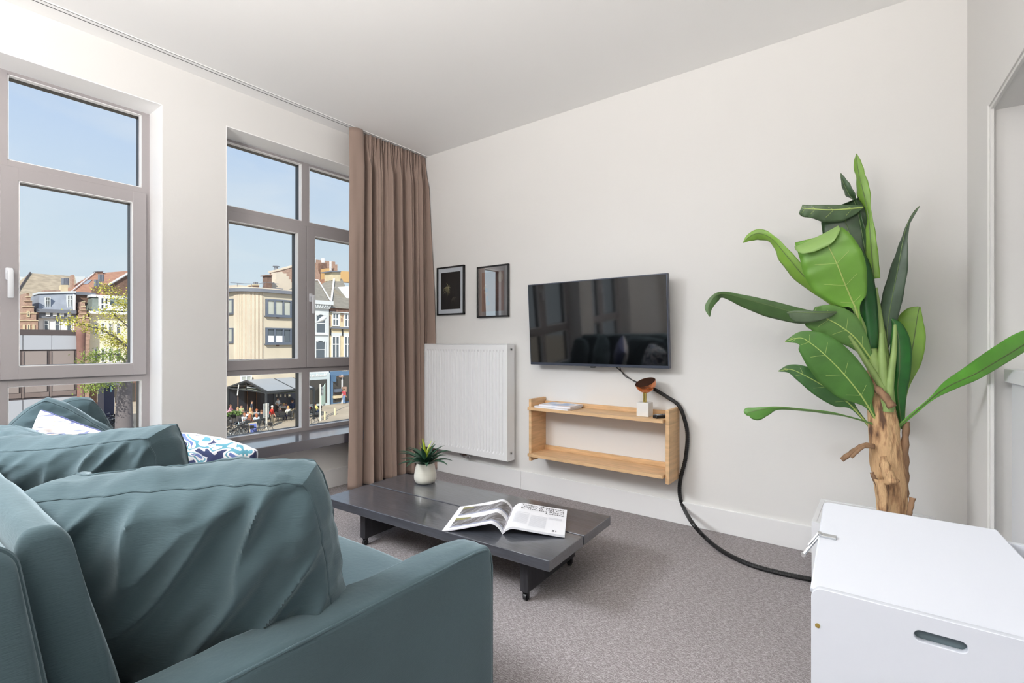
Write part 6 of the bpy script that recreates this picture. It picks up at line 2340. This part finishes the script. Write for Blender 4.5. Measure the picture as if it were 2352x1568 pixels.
h1 = house('white house with a blue grey mansard roof and two dormers', XF_, 88, 172, 722, M['whitewall'])
q = pxr(80, 172, 711, 719, XF_)
b = B(); b.box(XF_ - .1, XF_ + .7, q[0], q[1], q[2], q[3]); b.box(XF_ - .1, XF_ + .35, q[0] + .3, q[1], q[2] - .6, q[2]); obj('cornice', b, M['slatecap'], h1)
for i in range(4):
    y = q[0] + .8 + i * (q[1] - q[0] - 1) / 4
    b = B(); b.box(XF_, XF_ + .45, y, y + .35, q[2] - .35, q[2]); obj('bracket', b, M['winwhite'], h1)
a0, a1 = at(88, 711, X=XF_ + .1), at(172, 711, X=XF_ + .1)
t0, t1 = at(91, 675, X=XF_ - 1.1), at(171, 672, X=XF_ - 1.1)
b = B(); b.hull([a0, a1, t0, t1, a0 - Vector((6, 0, 0)), a1 - Vector((6, 0, 0)), t0 - Vector((4, 0, 0)), t1 - Vector((4, 0, 0))]); obj('mansard', b, M['bluslate'], h1)
b = B(); b.hull([q_ + Vector((dx, dy, dz)) for q_, dy in ((t0, -.12), (t1, .1)) for dx in (-3, .22) for dz in (0, .2)]); obj('gutter', b, M['greywhite'], h1)
for x0, x1, y0, y1 in ((102, 114, 682, 710), (152, 165, 678, 709)):
    wpx(h1, XF_ - .5, x0, x1, y0, y1, M['greywhite'], M['pane'], cols=2, rows=(.68,), fw=.09, proud=.45, name='dormer_window')
for x0, x1, y0, y1 in ((100, 112, 735, 770), (125, 138, 734, 770), (152, 165, 732, 770)):
    wpx(h1, XF_, x0, x1, y0, y1, M['greywhite'], M['pane'], cols=1, rows=(.72,), fw=.09, proud=.08)
b = B(); b.cyl(at(171, 676, X=XF_ + .2), at(171, 740, X=XF_ + .2), .12, n=8); obj('downpipe', b, M['winwhite'], h1)
bw = thing('building', 'dark brick party wall between the white house and the cream house', 'building', (XF_ - 6, at(195, 720, X=XF_ - 3).y, STREET))
q = pxr(171, 216, 678, 760, XF_ - 2.5)
b = B(); b.box(XF_ - 8, XF_ - 2.5, q[0], q[1], STREET, q[3]); obj('wall', b, M['brickdark'], bw)
b = B(); b.box(XF_ - 8, XF_ - 2.2, q[0], q[1] + .1, q[3], q[3] + .35); obj('gutter', b, M['slatecap'], bw)
qd = at(208, 683, X=XF_ - 2.4); b = B(); b.cyl(qd, qd + Vector((.15, 0, 0)), .26, n=14); obj('dish', b, M['sand'], bw)


def gable(lbl, X, xc, steps, ybase, m_, trim):
    """stepped gable front; steps = (half width px, y top px)"""
    pts = [(xc - steps[0][0], ybase)]
    for i, (w, y) in enumerate(steps):
        pts.append((xc - w, y))
        if i + 1 < len(steps):
            pts.append((xc - steps[i + 1][0], y))
    for i in range(len(steps) - 1, -1, -1):
        w, y = steps[i]
        pts.append((xc + w, y))
        if i > 0:
            pts.append((xc + w, y)) if False else None
            pts.append((xc + w, steps[i - 1][1]))
    pts.append((xc + steps[0][0], ybase))
    cl = [pts[0]]
    for p_ in pts[1:]:
        if p_ != cl[-1]:
            cl.append(p_)
    q = at(xc, ybase, X=X)
    t = thing('building', lbl, 'building', (X - 2, q.y, STREET))
    obj('wall', poly_px(cl, X, 5), m_, t)
    for w, y in steps:
        obj('coping_step', poly_px([(xc - w - 1.2, y + 1.6), (xc - w - 1.2, y), (xc + w + 1.2, y), (xc + w + 1.2, y + 1.6)], X + .12, .5), trim, t)
    qb = pxr(xc - steps[0][0], xc + steps[0][0], ybase - 1, ybase, X)
    b = B(); b.box(X - 5, X - .02, qb[0] + .05, qb[1] - .05, STREET, qb[2] + .2); obj('lower_wall', b, m_, t)
    return t


g1 = gable('narrow brick house with a stepped gable at the left of the left window', XF_ + 1, 65, [(22, 735), (18, 718), (13, 703), (9, 690), (5, 680), (2.5, 672)], 770, M['brick'], M['sand'])
for x0, x1, y0, y1 in ((61, 68, 714, 728), (52, 57, 745, 760), (62, 69, 745, 760), (74, 79, 745, 760)):
    wpx(g1, XF_ + 1, x0, x1, y0, y1, M['sand'], M['pane'], fw=.08, proud=.1)
g2 = gable('small pink brick house with a slim stepped gable behind the brown column', XF_ + 1.5, 193, [(14, 742), (12, 728), (8.5, 720), (6, 711), (3.5, 702), (2, 692)], 780, M['brick'], M['sand'])
wpx(g2, XF_ + 1.5, 190, 194, 724, 734, M['sand'], M['pane'], fw=.06)
h3 = house('cream house with a green grey mansard and a white dormer, behind the tree', XF_ + .5, 206, 312, 722, M['cream'])
X3 = XF_ + .5
q = pxr(200, 312, 716, 722, X3)
b = B(); b.box(X3 - .1, X3 + .7, q[0], q[1], q[2], q[3]); obj('cornice', b, M['winwhite'], h3)
a0, a1 = at(210, 716, X=X3), at(312, 712, X=X3)
t0, t1 = at(213, 682, X=X3 - 1.2), at(312, 678, X=X3 - 1.2)
b = B(); b.hull([a0, a1, t0, t1, a0 - Vector((6, 0, 0)), a1 - Vector((6, 0, 0)), t0 - Vector((4, 0, 0)), t1 - Vector((4, 0, 0))]); obj('mansard', b, M['grnslate'], h3)
b = B(); b.box(t0.x - 3, t0.x + .25, t0.y - .15, t1.y, t0.z, t0.z + .3); obj('gutter', b, M['winwhite'], h3)
wpx(h3, X3 - .5, 226, 249, 682, 713, M['winwhite'], M['pane'], cols=2, rows=(.45,), fw=.17, proud=.5, name='dormer_window')
q = pxr(250, 312, 702, 714, X3); b = B(); b.box(X3 - .5, X3 + .5, *q); obj('parapet', b, M['whitewall'], h3)
for x0, x1 in ((215, 225), (231, 242), (248, 258), (266, 277)):
    wpx(h3, X3, x0, x1, 741, 768, M['winwhite'], M['pane'], cols=1, rows=(.7,), fw=.09, proud=.08)
    wpx(h3, X3, x0, x1, 800, 832, M['winwhite'], M['pane'], cols=1, rows=(.7,), fw=.09, proud=.08)
q = pxr(206, 312, 846, 935, X3)
b = B(); b.box(X3 - .02, X3 + .2, q[0], q[1], STREET, STREET + 4.2); sf3 = obj('shop_front', b, M['brickdark'], h3)
for x0, x1, m_ in ((222, 238, 'sand'), (262, 282, 'shopglass'), (286, 310, 'shopglass')):
    q = pxr(x0, x1, 880, 922, X3 + .2); b = B(); b.box(X3 + .19, X3 + .24, *q); obj('shop_window', b, M[m_], sf3)

# roofs behind the row
def back_roof(lbl, X, eave, ridge, m_, run):
    e0, e1 = at(*eave[0], X=X), at(*eave[1], X=X)
    r0, r1 = at(*ridge[0], X=X - run), at(*ridge[1], X=X - run)
    t = thing('building', lbl, 'building', (X - run, (e0.y + e1.y) / 2, STREET))
    b = B(); b.hull([e0, e1, r0, r1, Vector((X - 2 * run, e0.y, e0.z)), Vector((X - 2 * run, e1.y, e1.z))]); obj('roof', b, m_, t)
    b = B(); b.box(X - 2 * run + .3, X - .3, min(e0.y, e1.y) + .3, max(e0.y, e1.y) - .3, STREET, min(e0.z, e1.z) + .05); obj('wall', b, M['brickdark'], t)
    return t, e0, e1, r0, r1


tn, e0, e1, r0, r1 = back_roof('long weathered tan tiled hall roof behind the left row of houses', -97, ((26, 690), (182, 690)), ((69, 627), (172, 634)), M['tanroof'], 12)
b = B(); b.tube([e0 + Vector((.2, 0, .1)), r0 + Vector((.2, 0, .1))], .10, 6); obj('verge', b, M['darkbrown'], tn)
tt, e0, e1, r0, r1 = back_roof('steep orange tiled roof with skylight and chimneys behind the cream house', -82, ((140, 690), (292, 690)), ((216, 628), (300, 621)), M['orange'], 7)
b = B(); b.tube([e0 + Vector((.2, 0, .1)), r0 + Vector((.2, 0, .1))], .07, 6); obj('verge', b, M['winwhite'], tt)
b = B(); b.prism([at(x, y, X=-82 - 7 * (690 - y) / 64 + .35) for x, y in ((190, 652), (201, 652), (212, 642), (203, 642))], (-.2, 0, 0)); obj('skylight', b, M['bluslate'], tt)
for (x0, x1, y0, y1, X, m_) in ((226, 238, 646, 668, -83.5, 'brick'), (217, 229, 658, 682, -80.5, 'brickdark'), (223, 236, 622, 634, -88.5, 'brick')):
    st_ = obj('chimney', poly_px([(x0, y1 + 8), (x0, y0), (x1, y0), (x1, y1 + 8)], X, 1.3), M[m_], tt)
    if y0 > 630:
        for k_ in range(3):
            xx = x0 + (x1 - x0) * (.2 + .3 * k_)
            b = B(); b.cyl(at(xx, y0, X=X - .4), at(xx, y0 - 16, X=X - .4), .16, n=8); obj('chimney_pot', b, M['slatecap'], st_)
    else:
        obj('chimney_cap', poly_px([(x0 - 1.5, y0 + 2), (x0 - 1.5, y0), (x1 + 1.5, y0), (x1 + 1.5, y0 + 2)], X + .2, 1.8), M['slatecap'], st_)
wgable = obj('side_wall', poly_px([(250, 700), (252, 652), (300, 624), (312, 624), (312, 700)], -79.5, 1.5), M['brickdark'], tt)
b = B(); b.tube([at(249, 654, X=-79.3), at(300, 624.5, X=-79.3)], .14, 6); obj('verge', b, M['winwhite'], tt)
for (x0, x1, y0, y1, X, m_, np_) in ((141, 156, 654, 676, -84, 'sand', 3), (166, 171, 631, 660, -88, 'brick', 0), (101, 139, 666, 680, -79.5, 'brick', 0)):
    st_ = obj('chimney', poly_px([(x0, y1 + 10), (x0, y0), (x1, y0), (x1, y1 + 10)], X, 1.3), M[m_], tn)
    for k_ in range(np_):
        xx = x0 + (x1 - x0) * (.3 + .28 * k_)
        b = B(); b.cyl(at(xx, y0, X=X - .4), at(xx, y0 - 15, X=X - .4), .2, n=8); obj('chimney_pot', b, M['slatecap'], st_)
gm = thing('building', 'distant grey flat roofed blocks on the skyline of the left window', 'building', (-120, 17, STREET))
for pts in ([(20, 690), (20, 634), (60, 636), (60, 690)], [(171, 690), (171, 634), (195, 635), (195, 690)]):
    obj('wall', poly_px(pts, -118, 4), M['greywhite'], gm)
b = B(); b.box(-122, -118.1, at(20, 690, X=-118).y, at(195, 690, X=-118).y, STREET, at(100, 690, X=-118).z); obj('lower_wall', b, M['greywhite'], gm)

# kiosk with a light blue sign
XKi = -55.0
q = pxr(239, 263, 884, 932, XKi)
ki = thing('kiosk', 'dark blue kiosk with a small pale blue sign on the square', 'kiosk', (XKi - 1, (q[0] + q[1]) / 2, STREET))
b = B(); b.box(XKi - 2, XKi, q[0], q[1], STREET, q[3], .03); obj('body', b, mat('navy_kiosk', (50, 54, 84), .5), ki)
b = B(); b.box(XKi - 2.3, XKi + .5, q[0] - .2, q[1] + .2, q[3], q[3] + .25); obj('roof', b, M['slatecap'], ki)
q2 = pxr(253, 257, 886, 900, XKi + .1); b = B(); b.box(XKi, XKi + .12, *q2); obj('sign_plate', b, mat('pale_blue_sign', (160, 214, 226), .5), ki)
q0 = at(257.5, 934, Z=STREET); b = B(); b.lathe([(0, 0), (.26, 0), (.24, 1.0), (.12, 1.2), (0, 1.2)], (q0.x, q0.y, STREET), 14); obj('bollard', b, M['winwhite'], smooth=True, label='white stone bollard in front of the dark blue kiosk', cat='bollard')

# tree by the window
qt = at(285, 985, X=-33.0)
tx_, ty_ = -33.0, qt.y
tree = thing('tree', 'plane tree with a grey trunk and thin yellow green leaves outside the left window', 'tree', (tx_, ty_, STREET))
def tpx(x, y, X=-33.0):
    return at(x, y, X=X)
P = [Vector((tx_, ty_, STREET)), tpx(285, 960), tpx(286, 905), tpx(290, 870), tpx(298, 835), tpx(308, 780), tpx(316, 700), tpx(318, 640)]
P = spline(P, 6)
b = B(); b.tube(P, [(.46 - .34 * (i / (len(P) - 1)) ** .8) * 1.0 for i in range(len(P))], 14); obj('trunk', b, M['trunkg'], tree, smooth=True)
branches = [
    ([(318, 835, -33), (295, 800, -32.6), (270, 778, -32.2), (235, 758, -32), (200, 748, -31.8), (175, 740, -31.7), (150, 732, -31.6)], .07),
    ([(318, 790, -33), (295, 752, -32.8), (270, 730, -32.6), (252, 716, -32.5), (225, 716, -32.4)], .06),
    ([(318, 850, -33), (292, 800, -33), (265, 785, -33.2), (240, 775, -33.4)], .05),
    ([(310, 870, -33), (280, 822, -32), (250, 812, -31.6), (215, 818, -31.2), (195, 826, -31)], .06),
    ([(320, 720, -33), (295, 690, -33), (272, 676, -33.2), (245, 662, -33.4), (232, 655, -33.5)], .05),
    ([(318, 740, -33), (298, 712, -32.6), (285, 700, -32.4), (262, 690, -32.2)], .045),
    ([(300, 860, -33), (275, 872, -32.4), (240, 876, -32), (212, 884, -31.6), (200, 896, -31.4)], .06),
]
R_ = random.Random(5)
for i, (pp, r) in enumerate(branches):
    S = spline([at(x, y, X=X) for x, y, X in pp], 8)
    b = B(); b.tube(S, [r * (1 - .85 * k_ / (len(S) - 1)) for k_ in range(len(S))], 6)
    br = obj('branch', b, M['trunkg'], tree, smooth=True)
    b = B()
    n_ = 760 if i in (0, 2, 6) else (900 if i == 3 else 480)
    for k_ in range(n_):
        t = R_.uniform(.22, 1.0)
        c = S[min(len(S) - 1, int(t * (len(S) - 1)))]
        p_ = c + Vector((R_.gauss(0, .2), R_.gauss(0, .24), R_.gauss(-.03, .17)))
        a = Vector((R_.gauss(0, 1), R_.gauss(0, 1), R_.gauss(0, 1))).normalized(); e_ = a.orthogonal().normalized()
        s = .042 * R_.uniform(.6, 1.5)
        b.bm.faces.new([b.bm.verts.new(p_ + a * s), b.bm.verts.new(p_ + e_ * s * .6), b.bm.verts.new(p_ - a * s), b.bm.verts.new(p_ - e_ * s * .6)])
    obj('foliage', b, M['yleaf'] if i not in (3, 6) else M['yleaf2'], br, kind='stuff')
# small round shrub tree beyond, by the brown column
q0 = at(213, 925, Z=STREET)
t2 = thing('tree', 'small leafy green street tree beside the brown column', 'tree', q0)
zt_ = at(213, 885, X=q0.x).z
b = B(); b.cyl(q0, (q0.x, q0.y, zt_), .12, .08, 8); obj('trunk', b, M['trunkg'], t2)
foliage('foliage', (q0.x, q0.y, zt_ + .4), 1.3, 1.3, 1.5, 900, .2, mat('fresh_green_leaf', (128, 164, 78), .8), t2, 9)
